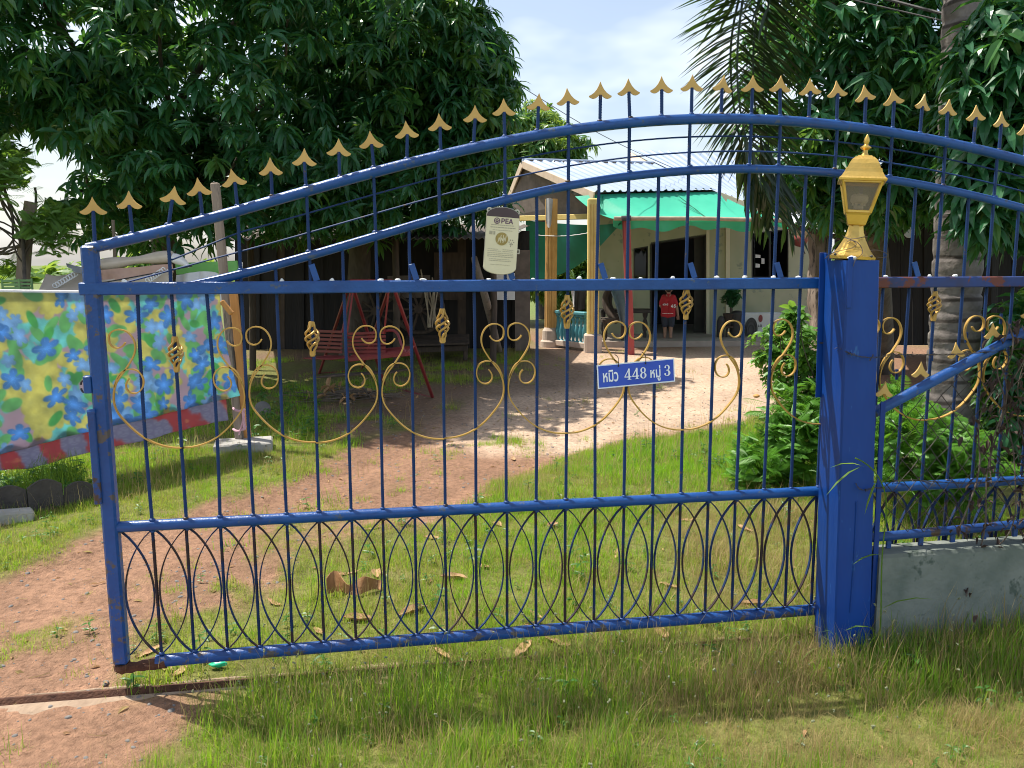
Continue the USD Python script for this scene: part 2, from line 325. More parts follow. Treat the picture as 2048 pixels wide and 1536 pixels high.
# leaves: colours differ from leaf to leaf
def leafmat(name, a, b, c, rough=.42, tr=.32, tcol=(.10, .22, .02)): mat(name, a, b, 8., rough, island=True, c3=c, transl=tr, tcol=tcol)
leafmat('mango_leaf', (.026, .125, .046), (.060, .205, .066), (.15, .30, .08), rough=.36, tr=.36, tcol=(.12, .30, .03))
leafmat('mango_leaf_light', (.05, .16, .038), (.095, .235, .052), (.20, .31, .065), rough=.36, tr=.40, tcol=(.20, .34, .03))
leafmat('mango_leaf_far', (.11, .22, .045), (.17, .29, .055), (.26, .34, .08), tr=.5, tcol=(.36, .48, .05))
leafmat('tamarind_leaf', (.09, .20, .035), (.13, .26, .045), (.20, .30, .06), tr=.5, tcol=(.3, .5, .05))
leafmat('palm_leaf', (.018, .036, .018), (.030, .055, .024), (.055, .08, .03), rough=.4, tr=.15)
leafmat('shrub_leaf', (.10, .25, .04), (.18, .35, .065), (.32, .45, .15), tr=.45, tcol=(.28, .46, .05))
leafmat('feather_leaf', (.11, .29, .026), (.18, .39, .042), (.30, .48, .07), tr=.5, tcol=(.22, .44, .03))
leafmat('weed_leaf', (.055, .16, .025), (.09, .22, .04), (.15, .28, .06), tr=.4, tcol=(.2, .4, .04))
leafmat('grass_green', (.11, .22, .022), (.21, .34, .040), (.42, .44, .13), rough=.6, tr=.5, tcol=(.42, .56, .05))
leafmat('grass_lush', (.16, .34, .016), (.26, .46, .026), (.40, .52, .07), rough=.6, tr=.5, tcol=(.42, .66, .03))
leafmat('grass_straw', (.32, .24, .10), (.52, .42, .20), (.70, .60, .35), rough=.75, tr=.4, tcol=(.6, .48, .2))
leafmat('grass_short', (.19, .28, .030), (.34, .40, .055), (.54, .51, .16), rough=.65, tr=.5, tcol=(.52, .58, .07))
leafmat('seed_head', (.24, .26, .15), (.34, .35, .22), (.42, .42, .3), rough=.8, tr=.3, tcol=(.5, .5, .35))
# clear panes
usdkit.material(stage, '/World/Looks/lamp_glass', {'fr': ('fresnel', {'IOR': 1.5}), 't': ('transparent_bsdf', {'color': (.86, .82, .77)}), 'd': ('diffuse_bsdf', {'color': (.42, .34, .28)}), 'm0': ('mix_closure', {'fac': .13}), 'gl': ('glossy_bsdf', {'roughness': .15}), 'm': ('mix_closure', {})},
    [('t.BSDF', 'm0.closure1'), ('d.BSDF', 'm0.closure2'), ('fr.fac', 'm.fac'), ('m0.closure', 'm.closure1'), ('gl.BSDF', 'm.closure2')], surface='m.closure')
usdkit.material(stage, '/World/Looks/window_glass', {'fr': ('fresnel', {'IOR': 1.5}), 't': ('transparent_bsdf', {'color': (.25, .27, .26)}), 'gl': ('glossy_bsdf', {'roughness': .03, 'color': (.9, .92, .92)}), 'm': ('mix_closure', {})},
    [('fr.fac', 'm.fac'), ('t.BSDF', 'm.closure1'), ('gl.BSDF', 'm.closure2')], surface='m.closure')
# ------------------------------------------------------------------ the ground
def gpoly(pts): return sg.Polygon([on_ground(*p)[:2] for p in pts]).buffer(0)
DIRT = sg.Polygon([(-3.2, -3.2), (-2.2, .6), *[tuple(on_ground(*p)[:2]) for p in [(0, 1172), (110, 1130), (230, 1085), (350, 1040), (440, 1005), (545, 972), (640, 930), (690, 890), (790, 860), (905, 812), (970, 765), (1050, 735)]],
    (3.6, 11.5), (4.2, 13.5), (11., 13.5), (11.5, 11.), (10., 6.5), *[tuple(on_ground(*p)[:2]) for p in [(1640, 800), (1510, 845), (1400, 855), (1290, 868), (1180, 905), (1030, 940), (1000, 985), (860, 1035), (700, 1060), (600, 1100), (560, 1165), (450, 1175), (400, 1225), (250, 1270), (230, 1345), (330, 1395), (430, 1420), (290, 1480), (230, 1536)]], (.05, -1.6), (-.1, -3.4)]).buffer(0)
PALE = gpoly([(905, 812), (970, 765), (1050, 735), (1080, 700), (1340, 700), (1500, 690), (1700, 690), (1640, 800), (1480, 850), (1280, 868), (1150, 890), (990, 900), (905, 860)])
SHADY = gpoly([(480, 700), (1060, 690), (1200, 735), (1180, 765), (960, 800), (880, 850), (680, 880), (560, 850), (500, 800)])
LUSH = gpoly([(1290, 870), (1500, 855), (1640, 900), (1630, 985), (1420, 985), (1240, 970), (1180, 930)])
STRAW = gpoly([(1330, 1010), (1640, 1010), (1640, 1230), (1400, 1210), (1300, 1100)])
def signed(poly, x, y):
    p = shapely.points(x, y); d = shapely.distance(poly.boundary, p); return np.where(shapely.contains(poly, p), d, -d)
def fb(x, y, s, seed, o=4): return meshkit.fbm(np.stack([x*s, y*s, np.zeros_like(x)+seed*3.7], -1), o, seed)
def smoothstep(a, b, x): t = np.clip((x-a)/(b-a), 0, 1); return t*t*(3-2*t)
LANE = sg.LineString([(-2.3, -2.6), (-1.15, -.4), (-.35, .9), (.75, 2.3), (1.9, 3.9), (3.1, 5.6), (4.6, 7.4), (6.4, 9.)])
def lane_off(x, y):
    return shapely.distance(LANE, shapely.points(x, y))
def dirtness(x, y):
    s = signed(DIRT, x, y)+(.12-.10*smoothstep(1.5, 3., y))+(fb(x, y, 1.5, 3)-.5)*.62+(fb(x, y, 6., 4)-.5)*.42
    d = smoothstep(-.10, .14, s)
    mid = np.exp(-(lane_off(x, y)/.22)**2)*smoothstep(.45, .62, fb(x, y, 2.1, 33))*(y < 4.5); d = d*(1-.5*mid)
    far = smoothstep(12.5, 14., y); d = np.maximum(d, far)
    sh = smoothstep(-.2, .3, signed(SHADY, x, y)); d = np.maximum(d, sh*smoothstep(.46, .60, fb(x, y, 1.5, 9)))
    return d
def ground_z(x, y):
    near = np.exp(-((x-1)**2+(y-3)**2)/140.)
    z = (fb(x, y, .5, 1)-.5)*.10*smoothstep(.3, 3., y)+(fb(x, y, 3.2, 2)-.5)*.030+(fb(x, y, 14., 5, 3)-.5)*.014
    d = signed(DIRT, x, y); z -= .035*smoothstep(-.15, .4, d)*smoothstep(.3, .9, y)*near
    lo = lane_off(x, y); z -= .028*np.exp(-((lo-.62)/.17)**2)*near*smoothstep(.15, .5, np.abs(y))-.012*np.exp(-(lo/.3)**2)*near
    z += .02*smoothstep(.35, .65, fb(x, y, 1.2, 21))*(1-smoothstep(0, .15, np.abs(y)-.06))*0
    return z*(near*.9+.1)-.012*(np.abs(y) < .05)
def ticks(lo, hi, a, b, st, g=1.28):
    t = list(np.arange(a, b+1e-6, st)); s = st
    while t[-1] < hi: s *= g; t.append(t[-1]+s)
    s = st
    while t[0] > lo: s *= g; t.insert(0, t[0]-s)
    return np.array(t)
gx = ticks(-220, 260, -3.6, 4.4, .034); gy = ticks(-60, 420, -2.2, 5.2, .034)
GX, GY = np.meshgrid(gx, gy); fx, fy = GX.ravel(), GY.ravel()
GZ = ground_z(fx, fy); dn = dirtness(fx, fy)
pale = smoothstep(-.35, .35, signed(PALE, fx, fy)+(fb(fx, fy, 1.5, 11)-.5)*.8)
red = np.array([.245, .140, .088]); palec = np.array([.47, .345, .25]); soil = np.array([.145, .150, .042]); dark = np.array([.15, .105, .07])
tint = red*(1-pale[:, None])+palec*pale[:, None]
rut = np.exp(-((lane_off(fx, fy)-.62)/.2)**2); tint = tint*(.66+.62*fb(fx, fy, 1.9, 12, 5)+.10*rut)[:, None]*(1+.5*(fb(fx, fy, 9., 13)-.5))[:, None]
gv = smoothstep(.50, .62, fb(fx, fy, 1.3, 31))*smoothstep(.9, -.9, fx)*smoothstep(.4, -1.2, fy)          # greyish gravel at the road side
tint = tint*(1-gv[:, None]*.8)+np.array([.30, .23, .19])*gv[:, None]*.8
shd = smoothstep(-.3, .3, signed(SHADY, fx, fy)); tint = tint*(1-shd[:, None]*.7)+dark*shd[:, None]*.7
farm = smoothstep(16., 24., np.hypot(fx-1, fy+3)); tint = tint*(1-farm[:, None])+np.array([.13, .17, .05])*farm[:, None]
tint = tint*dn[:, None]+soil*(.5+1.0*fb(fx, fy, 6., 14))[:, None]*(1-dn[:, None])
usdkit.material(stage, '/World/Looks/earth', {
    'a': ('attribute', {'attribute': 'tint'}), 'g': ('geometry', {}),
    'n': ('noise_texture', {'scale': 26., 'detail': 5., 'roughness': .68}), 'r': ('rgb_ramp', {'ramp': [(.28, (.58, .55, .53)), (.5, (1, 1, 1)), (.72, (1.35, 1.32, 1.28))]}),
    'v': ('voronoi_texture', {'scale': 60., 'randomness': 1.}), 'rv': ('rgb_ramp', {'ramp': [(0, (1.7, 1.62, 1.5)), (.14, (1.35, 1.3, 1.25)), (.22, (1, 1, 1)), (1, (.86, .86, .86))]}),
    'm': ('mix_color', {'blend_type': 'multiply', 'fac': 1.}), 'm2': ('mix_color', {'blend_type': 'multiply', 'fac': .28}),
    'n3': ('noise_texture', {'scale': 60., 'detail': 3., 'roughness': .7}), 'b': ('bump', {'strength': 1., 'distance': .02}),
    'p': ('principled_bsdf', {'roughness': .95, 'specular_ior_level': .2})},
    [('g.position', 'n.vector'), ('g.position', 'v.vector'), ('g.position', 'n3.vector'), ('n.fac', 'r.fac'), ('a.color', 'm.a'), ('r.color', 'm.b'), ('m.result', 'm2.a'), ('v.distance', 'rv.fac'), ('rv.color', 'm2.b'),
     ('m2.result', 'p.base_color'), ('n3.fac', 'b.height'), ('b.normal', 'p.normal')], surface='p.BSDF')
gm = grid(np.stack([GX, GY, GZ.reshape(GX.shape)], -1))
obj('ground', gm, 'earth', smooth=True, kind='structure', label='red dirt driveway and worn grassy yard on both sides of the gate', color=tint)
def gz1(x, y): return float(ground_z(np.array([x]), np.array([y]))[0])

# ------------------------------------------------------------------ grass
def blade(L, w, lean, az, x0, y0, curl=.5, seg=3):
    s = np.linspace(0, 1, seg+1); ang = lean*(.25+curl*s)
    d = np.c_[np.sin(ang)*math.cos(az), np.sin(ang)*math.sin(az), np.cos(ang)]
    p = np.vstack([[0, 0, 0], np.cumsum(d[:-1]*L/seg, 0)])+[x0, y0, -.006]
    sd = np.array([-math.sin(az), math.cos(az), 0])
    ww = w*(1-s**1.6)/2; v = np.vstack([p-sd*ww[:, None], p+sd*ww[:, None]]); n = seg+1
    f = []
    for k in range(seg):
        f.append([k, k+1, n+k]) if k == seg-1 else f.extend([[k, k+1, n+k], [k+1, n+k+1, n+k]])
    return v, np.array(f)
def tuft(r, n, L, w, spread, lean):
    return join([blade(L*r.uniform(.3, 1.2), w*r.uniform(.7, 1.3), abs(r.normal(0, lean))+.1, r.uniform(0, 2*PI), r.normal(0, spread), r.normal(0, spread), r.uniform(.3, 1.5)) for _ in range(n)])
def leafy_weed(r, n, L):
    out = []
    for k in range(n):
        az = r.uniform(0, 2*PI); h = r.uniform(.01, L*.9); p0 = np.array([0, 0, h]); d = np.array([math.cos(az), math.sin(az), r.uniform(-.1, .6)])
        out.append(leaf(p0, d, L*r.uniform(.35, .6), L*r.uniform(.14, .22), .25))
    out.append(tube([[0, 0, -.01], [.004, 0, L*.5], [0, .003, L]], .0016, 4)); return join(out)
def leaf(p0, d, L, w, droop=.5, fold=.25):
    """one leaf: midrib p0 -> tip, bending down with its weight"""
    d = np.asarray(d, float); d = d/np.linalg.norm(d); p = [np.asarray(p0, float)]
    for k in range(3):
        d = d+np.array([0, 0, -droop*.5]); d /= np.linalg.norm(d); p.append(p[-1]+d*L/3)
    p = np.array(p); s = np.cross(d, (0, 0, 1.)); 
    if np.linalg.norm(s) < .05: s = np.array([1., 0, 0])
    s /= np.linalg.norm(s); up = np.cross(s, d)
    v = [p[0]]
    for k, q in ((1, 1.), (2, .85)): v += [p[k]-s*w/2*q+up*w*fold*q, p[k], p[k]+s*w/2*q+up*w*fold*q]
    v.append(p[3])
    return np.array(v), np.array([[0, 2, 1], [0, 3, 2], [1, 2, 4], [2, 5, 4], [2, 3, 5], [3, 6, 5], [4, 5, 7], [5, 6, 7]])
def seed_stalk(r, L):
    az = r.uniform(0, 2*PI); t = np.linspace(0, 1, 5); b = r.uniform(.1, .4)*L
    p = np.c_[b*t**2*math.cos(az), b*t**2*math.sin(az), L*t-.005]
    return tube(p, np.linspace(.0011, .0006, 5), 3), join([move(tm(trimesh.creation.icosphere(0, .0045)), p[-1]+r.normal(0, .004, 3), s=1) for _ in range(3)]) 
r_ = np.random.default_rng(11)
LONG_G = [tuft(r_, 26, .17, .0042, .048, 1.0) for _ in range(5)]
LONG_L = [tuft(r_, 24, .14, .0046, .040, .75) for _ in range(3)]
LONG_S = [tuft(r_, 20, .17, .0030, .050, 1.15) for _ in range(4)]
SHORT = [tuft(r_, 34, .060, .0036, .046, 1.05) for _ in range(4)]
SHORT_L = [tuft(r_, 34, .080, .0038, .044, .85) for _ in range(3)]
FLAT_S = [tuft(r_, 9, .22, .0031, .075, 1.5) for _ in range(4)]
WEED = [leafy_weed(r_, 9, .10) for _ in range(3)]
ST = [seed_stalk(r_, .26) for _ in range(3)]
protos = [(m, 'grass_green') for m in LONG_G]+[(m, 'grass_lush') for m in LONG_L]+[(m, 'grass_straw') for m in LONG_S]+[(m, 'grass_short') for m in SHORT]+[(m, 'grass_lush') for m in SHORT_L]+[(m, 'grass_straw') for m in FLAT_S]+[(m, 'weed_leaf') for m in WEED]+[(a, 'grass_straw') for a, b in ST]+[(b, 'seed_head') for a, b in ST]
K = dict(LG=(0, 5), LL=(5, 3), LS=(8, 4), SH=(12, 4), SL=(16, 3), FS=(19, 4), WE=(23, 3))
NEAR_WALL = sg.box(2.75, -.75, 5., -.2)
def sow(x0, x1, y0, y1, n, seed, mix, size, name, label, keep=None, fade=None):
    r = np.random.default_rng(seed); x = r.uniform(x0, x1, n); y = r.uniform(y0, y1, n)
    d = np.c_[x, y]-CAM[:2]; fwd = d @ FH[:2]; lat = d @ RH[:2]
    ok = (fwd > .8) & (np.abs(lat) < fwd*.66+.5); x, y, fwd = x[ok], y[ok], fwd[ok]
    ok = r.random(len(x)) > dirtness(x, y)*.985
    if keep is not None: ok &= keep(x, y, r)
    x, y, fwd = x[ok], y[ok], fwd[ok]
    w = mix(x, y); keys = list(w); W = np.stack([np.broadcast_to(w[k], x.shape) for k in keys], 1).astype(float); W /= W.sum(1, keepdims=True)
    pick = (r.random((len(x), 1)) > W.cumsum(1)).sum(1).clip(0, len(keys)-1)
    which = np.array([K[keys[p]][0]+r.integers(K[keys[p]][1]) for p in pick])
    z = ground_z(x, y); s = size(x, y)*r.uniform(.7, 1.3, len(x))
    pos, q = np.c_[x, y, z], quats(r.uniform(0, 2*PI, len(x)), np.abs(r.normal(0, .12, len(x))), r.uniform(0, 2*PI, len(x)))
    return pos, q, s, which
out = []
# rough verge in front of the gate
def mix_front(x, y):
    a = fb(x, y, 1.5, 41); b = smoothstep(.9, 3., x); dry = smoothstep(.46, .66, a*.8+b*.24)
    base = smoothstep(2.6, 2.9, x)*smoothstep(-.8, -.5, y); dry = dry*(1-.75*base)
    return dict(LG=1.15*(1-dry)+.40+base, LL=.45*(1-dry)+.08, LS=.25+.8*dry, SH=.7, SL=.3, FS=1.5+1.2*dry, WE=.05)
size_f = lambda x, y: .12+.24*fb(x, y, 2.3, 42)+.50*smoothstep(.42, .72, fb(x, y, 6.5, 48))+.22*smoothstep(.45, .05, np.abs(y+.2))*smoothstep(.2, .8, x)+.36*smoothstep(2.75, 3., x)*smoothstep(-.62, -.35, y)
out.append(sow(-1.7, 4.4, -2.1, .02, 21000, 5, mix_front, size_f, '', '', keep=lambda x, y, r: r.random(len(x)) < 1-.8*smoothstep(.75, .25, x)*smoothstep(-.34, -.16, y)))
# mown, sun-bleached yard grass behind the gate
def mix_yard(x, y):
    l = smoothstep(-.3, .3, signed(LUSH, x, y)); s = smoothstep(-.2, .25, signed(STRAW, x, y)); a = smoothstep(.42, .62, fb(x, y, 1.4, 44))
    return dict(SH=1.3*(1-l), SL=.16+1.5*l+.9*a*(1-s), FS=.30+1.1*s, LS=.05+.5*s, LG=.03, WE=.05)
size_y = lambda x, y: .30+.34*fb(x, y, 2., 45)+.45*smoothstep(.45, .7, fb(x, y, 6., 49))+.15*smoothstep(-.3, .2, signed(LUSH, x, y))
out.append(sow(-3., 5., .02, 4.2, 34000, 6, mix_yard, size_y, '', '', keep=lambda x, y, r: r.random(len(x)) < .45+.55*smoothstep(.28, .48, fb(x, y, 1.7, 46))))
out.append(sow(-5., 8., 4.2, 11., 12000, 8, mix_yard, lambda x, y: .75+.5*fb(x, y, 2., 45), '', '', keep=lambda x, y, r: r.random(len(x)) < smoothstep(.36, .56, fb(x, y, .9, 47))))
out.append(sow(-40., 40., 13, 60., 3000, 9, lambda x, y: dict(SH=1., LG=1.), lambda x, y: 2.5+0*x, '', '', keep=lambda x, y, r: r.random(len(x)) < 1))
pos, q, s, which = (np.concatenate([o[k] for o in out]) for k in range(4))
scatter('grass', protos, pos, q, s, which, label='rough green and straw-yellow grass on the verge and yard', category='grass')
# tall seeding stalks standing in the verge
r = np.random.default_rng(15); sx = r.uniform(-.2, 3.6, 260); sy = -np.abs(r.normal(.25, .45, 260)); d = r.random(260) > dirtness(sx, sy)
sx, sy = sx[d], sy[d]; k = len(sx); w0 = r.integers(0, 3, k)
sq = quats(r.uniform(0, 2*PI, k), np.abs(r.normal(0, .35, k)), r.uniform(0, 2*PI, k)); ss = r.uniform(.35, .95, k); sp = np.c_[sx, sy, ground_z(sx, sy)]
scatter('seeding_grass', protos, np.vstack([sp, sp]), np.vstack([sq, sq]), np.r_[ss, ss], np.r_[26+w0, 29+w0], label='thin grass stalks with pale seed heads in the verge', category='grass')
# loose gravel on the dirt
r = np.random.default_rng(17); n = 26000; x = r.uniform(-2.6, 5, n); y = -2.1+9*r.random(n)**1.5; ok = r.random(n) < dirtness(x, y)*.8; x, y = x[ok], y[ok]
rocks = []
for k in range(4):
    m = trimesh.creation.icosphere(1, 1.); v = m.vertices*(1+.35*(meshkit.noise(m.vertices*1.7+9*k)-.5))[:, None]*[1, .8, .55]; rocks.append(((v, m.faces), 'stone'))
k = len(x); scatter('gravel', rocks, np.c_[x, y, ground_z(x, y)], quats(r.uniform(0, 6.28, k), r.uniform(0, .4, k), r.uniform(0, 6.28, k)), .0022+.012*r.random(k)**6, r.integers(0, 4, k), label='small loose stones on the dirt driveway', category='gravel')

# crumbs of dead leaf and straw on the bare earth
r = np.random.default_rng(19); n = 5200; x = r.uniform(-2.6, 7, n); y = -2.1+11*r.random(n)**1.4; ok = r.random(n) < .25+.75*dirtness(x, y)*smoothstep(.3, .6, fb(x, y, 1.2, 51)); x, y = x[ok], y[ok]; k = len(x)
bits = [(leaf((0, 0, 0), (1, .1*j, .1), .045, .014, .3, .5), m) for j, m in enumerate(('dry_leaf', 'grass_straw', 'dry_leaf'))]+[(tube([[-.03, 0, .002], [0, .004, .004], [.035, -.003, .002]], .0013, 4), 'grass_straw')]
scatter('leaf_litter', bits, np.c_[x, y, ground_z(x, y)+.004], quats(r.uniform(0, 6.28, k), np.abs(r.normal(0, .25, k)), r.uniform(0, 6.28, k)), r.uniform(.3, 1.2, k), r.integers(0, 4, k), label='small bits of dead leaf and straw strewn on the bare earth', category='leaf litter')
# ------------------------------------------------------------------ the blue gate (plane y = 0, bars every 0.12 m)
NY = np.array([0, -1., 0]); X3 = np.array([1., 0, 0]); Z3 = np.array([0, 0, 1.])
TOPA = np.array([[-.03, 1.650], [.116, 1.683], [.252, 1.711], [.487, 1.776], [.718, 1.843], [.947, 1.918], [1.195, 1.983], [1.436, 2.041], [1.677, 2.080], [1.922, 2.109], [2.165, 2.130], [2.408, 2.137], [2.653, 2.131], [2.897, 2.111], [3.137, 2.078], [3.372, 2.043], [3.599, 2.003], [3.9, 1.93]])
LOWA = np.array([[.25, 1.502], [.329, 1.522], [.476, 1.558], [.591, 1.588], [.724, 1.620], [.849, 1.654], [1.086, 1.722], [1.197, 1.755], [1.440, 1.822], [1.558, 1.852], [1.678, 1.880], [1.922, 1.921], [2.170, 1.946], [2.415, 1.953], [2.663, 1.946], [2.828, 1.933], [3.025, 1.912], [3.251, 1.874], [3.505, 1.832], [3.9, 1.74]])
from scipy.interpolate import UnivariateSpline
sT, sL = UnivariateSpline(*TOPA.T, s=2e-4), UnivariateSpline(*LOWA.T, s=2e-4)
ztop = lambda x: float(sT(x)); zlow = lambda x: float(sL(x)) if x > .27 else 1.525
S = .12; XR = 3.86
gate = thing('sliding_gate', 'blue steel gate leaf with arched gold-tipped top standing on a ground rail', 'gate', (0, 0, 0))
def P2(x, z, y=0.): return np.array([x, y, z])
u = np.linspace(-.03, XR, 90); obj('top_rail', tube(np.c_[u, 0*u, [ztop(a) for a in u]], .0195, 14), 'gate_paint', gate, smooth=50)
u = np.linspace(.25, XR, 80); obj('arch_rail', tube(np.c_[u, 0*u, [float(sL(a)) for a in u]], .0165, 14), 'gate_paint', gate, smooth=50)
obj('side_post', box((-.022, 0, .885), (.052, .05, 1.545), None, .008), 'dusty_paint', gate)
obj('post_foot', tube([[-.022, 0, .112], [-.02, .002, .09], [-.012, -.004, .072]], [.030, .031, .012], 9), 'rust', gate)
obj('cross_bar', box(((-.062+2.712)/2, -.008, 1.508), (2.774, .036, .044), None, .004), 'gate_paint', gate)
obj('cross_bar', box(((2.712+XR)/2+.001, -.008, 1.508), (XR-2.714, .036, .044), None, .004), 'rusty_rail', gate, label='rust-stained length of cross bar right of the post')
obj('mid_rail', tube([[.0, 0, .640], [1.2, 0, .640], [2.6, 0, .641], [XR, 0, .643]], .0205, 14), 'gate_paint', gate, smooth=50)
bz = lambda x: .116-.010*math.exp(-x*3.)
u = np.linspace(.10, XR, 60); obj('bottom_rail', tube(np.c_[u, 0*u, [bz(a) for a in u]], .024, 14), 'dusty_paint', gate, smooth=50)
u = np.linspace(-.012, .135, 8); obj('rail_end', tube(np.c_[u, -.002+0*u, [bz(a)-.004-.012*(.135-a)/.15 for a in u]], [.017, .021, .017, .022, .021, .025, .024, .0245], 9), 'rust', gate, label='rusted broken end of the bottom rail')
def rebar(x, z0, z1, lean=0., r=.0056, seed=0, bend=.0):
    n = int((z1-z0)/.0032)+2; z = np.linspace(z0, z1, n); th = np.arange(6)*PI/3
    s = np.sin(2*PI*z/.0098); rr = r*(1+.17*np.clip(np.sin(2*PI*z[:, None]/.0098+th[None]*1.0), 0, 1)**2*1.+0*s[:, None])
    t = (z-z0)/(z1-z0)
    return tube(np.c_[x+lean*t+bend*np.sin(PI*t), 0*z, z], rr, 6)
rb = np.random.default_rng(3); KMAX = 31
thru = set(range(2, 21, 2)) | {21, 23, 25, 27, 29, 31}
for k in range(1, KMAX+1):
    x = S*k
    hi = ztop(x)-.012 if k in thru else (zlow(x)-.010 if x > .45 else 1.488)
    obj('bar', rebar(x, .658, hi, rb.normal(0, .0022), .0062, k, rb.normal(0, .0022)), 'bar_paint', gate, smooth=60)
    obj('lower_bar', rebar(x+rb.normal(0, .001), .138, .622, rb.normal(0, .002), .0058, k), 'bar_dirty', gate, smooth=60)
# spear tips along the arch
half = [(0, .062), (.006, .048), (.014, .034), (.025, .022), (.036, .0145), (.0445, .0105), (.043, .006), (.036, .002), (.028, 0), (.020, .0015), (.012, .006), (.005, .0125)]
SPEAR = sg.Polygon(half+[(-a, b) for a, b in half[::-1] if a > 0]+[])
TIP = {0: .178, 1: .166, 2: .153}
for k in range(0, 32):
    x = S*k-(.008 if k == 0 else 0)+rb.normal(0, .002); zt = ztop(x)
    h = {0: .172, 1: .160, 2: .150, 8: .143}.get(k, .150+.018*smoothstep(10, 22, k)-.0)+rb.normal(0, .002)
    lean = {2: .018, 3: -.004}.get(k, rb.normal(0, .003))
    sp = obj('spear', rebar(x-lean*.0, zt+.014, zt+h-.048, lean, .0062), 'bar_paint', gate, smooth=60)
    a = rb.normal(0, .085)-{2: .14, 3: .12, 4: -.14}.get(k, 0); yw = rb.normal(.0, .17)
    Xv = np.array([math.cos(a)*math.cos(yw), math.sin(yw), math.sin(a)]); Xv /= np.linalg.norm(Xv); Yv = np.array([-math.sin(a), 0, math.cos(a)]); Yv -= Xv*(Yv @ Xv); Yv /= np.linalg.norm(Yv)
    obj('spear_head', extr(SPEAR, .006, P2(x+lean, zt+h-.062, .003), Xv*.97, Yv, None), 'gold_flat', sp)
# thin rods that follow the arch
for f, x0 in ((.66, .245), (.36, .03)):
    u = np.linspace(x0, XR, 90); g = lambda a: zlow(a)+f*(ztop(a)-zlow(a)); zs = 1.607 if f > .5 else 1.572 
    obj('arch_rod', tube(np.c_[u, 0*u+.002, [g(a) if a > .48 else zs+(g(.48)-zs)*(a-.245)/.235 for a in u]], .0034, 6), 'bar_paint', gate, smooth=60)
# facing curves between mid rail and bottom rail
for k in range(0, KMAX):
    xl, xr = S*k+(.008 if k == 0 else .0075), S*(k+1)-.0075
    z0, z1 = .140, .620; t = np.linspace(-1, 1, 21); zc = (z0+z1)/2; bul = (1-t*t)**.86
    for a, b in ((xl, xr-.004), (xr, xl+.004)):
        obj('curved_bar', strip(np.c_[a+(b-a)*bul, 0*t+(.0065 if a < b else -.0065), zc+t*(z1-z0)/2], .0042, .0125, NY), 'bar_dirty', gate)
wb_ = []
def bead(x, y, z, r): m = trimesh.creation.icosphere(1, r); wb_.append((np.array(m.vertices)*[1.25, 1, .8]+[x, y, z], m.faces))
for k in range(1, KMAX+1):
    for z in (.661, .139, .619): bead(S*k+rb.normal(0, .001), -.002, z, rb.uniform(.0075, .0100))
    if k in thru and k > 3: bead(S*k, -.001, zlow(S*k)+.0165, .009)
    bead(S*k-(.008 if k == 0 else 0), -.001, ztop(S*k)+.0185, .0088)
obj('weld_beads', join(wb_), 'worn_paint', gate, smooth=True, kind='stuff')
# scrolls: half a heart each, mirrored about its bar
UP = np.array([[-.061, 1.318], [-.050, 1.304], [-.033, 1.298], [-.015, 1.306], [-.0075, 1.327], [-.012, 1.350], [-.027, 1.361], [-.046, 1.364], [-.069, 1.356], [-.087, 1.334], [-.094, 1.306], [-.089, 1.277], [-.073, 1.247], [-.047, 1.210], [-.023, 1.176], [-.011, 1.140], [-.0085, 1.113], [-.015, 1.076], [-.041, 1.034], [-.075, .995], [-.116, .962], [-.175, .936], [-.2395, .929]])
LO = np.array([[-.066, 1.188], [-.055, 1.171], [-.055, 1.151], [-.066, 1.138], [-.084, 1.135], [-.102, 1.145], [-.1125, 1.166], [-.1125, 1.189], [-.101, 1.211], [-.073, 1.222], [-.044, 1.214], [-.025, 1.190], [-.0125, 1.158]])
UPs, LOs = smooth_line(UP, 80), smooth_line(LO, 44)
def half_scroll(x, sgn):
    for c, w in ((UPs, .0048), (LOs, .0044)):
        obj('scroll', strip(np.c_[x-sgn*c[:, 0]*1., 0*c[:, 0]-.004, c[:, 1]+rb.normal(0, .0015)], w, .0125, NY), 'gold_paint', gate, smooth=40)
HEARTS = [(0, 1), (4, 0), (8, 0), (12, 0), (16, 0), (20, -1), (21, 1), (25, 0), (29, 0)]
for k, side in HEARTS:
    x = S*k if k else .012
    if side >= 0: half_scroll(x, 1)
    if side <= 0: half_scroll(x, -1)
# twisted baskets on every fourth bar
def basket(x, z0, z1, turn):
    out = []; t = np.linspace(0, 1, 34); L = z1-z0
    env = np.interp(t, [0, .14, .28, .42, .56, .70, .84, 1], [.0062, .008, .014, .022, .025, .0215, .012, .0062])
    for k in range(4):
        th = turn+k*PI/2+2*PI*.86*smoothstep(.05, .95, t)
        out.append(tube(np.c_[x+env*np.cos(th), env*np.sin(th), z0+L*t], .0046*np.interp(t, [0, .1, .9, 1], [1.2, 1, 1, 1.2]), 7))
    out += [tube([[x, 0, z0-.004], [x, 0, z0+.016]], .0095, 10), tube([[x, 0, z1-.016], [x, 0, z1+.004]], .0095, 10)]
    return join(out)
for k, a, b in ((2, 1.211, 1.332), (6, 1.258, 1.379), (10, 1.298, 1.420), (14, 1.345, 1.466), (18, 1.372, 1.486), (23, 1.372, 1.486), (27, 1.351, 1.466), (31, 1.31, 1.43)):
    obj('twisted_basket', basket(S*k, a, b, rb.uniform(0, 3)), 'gold_paint', gate, smooth=60)
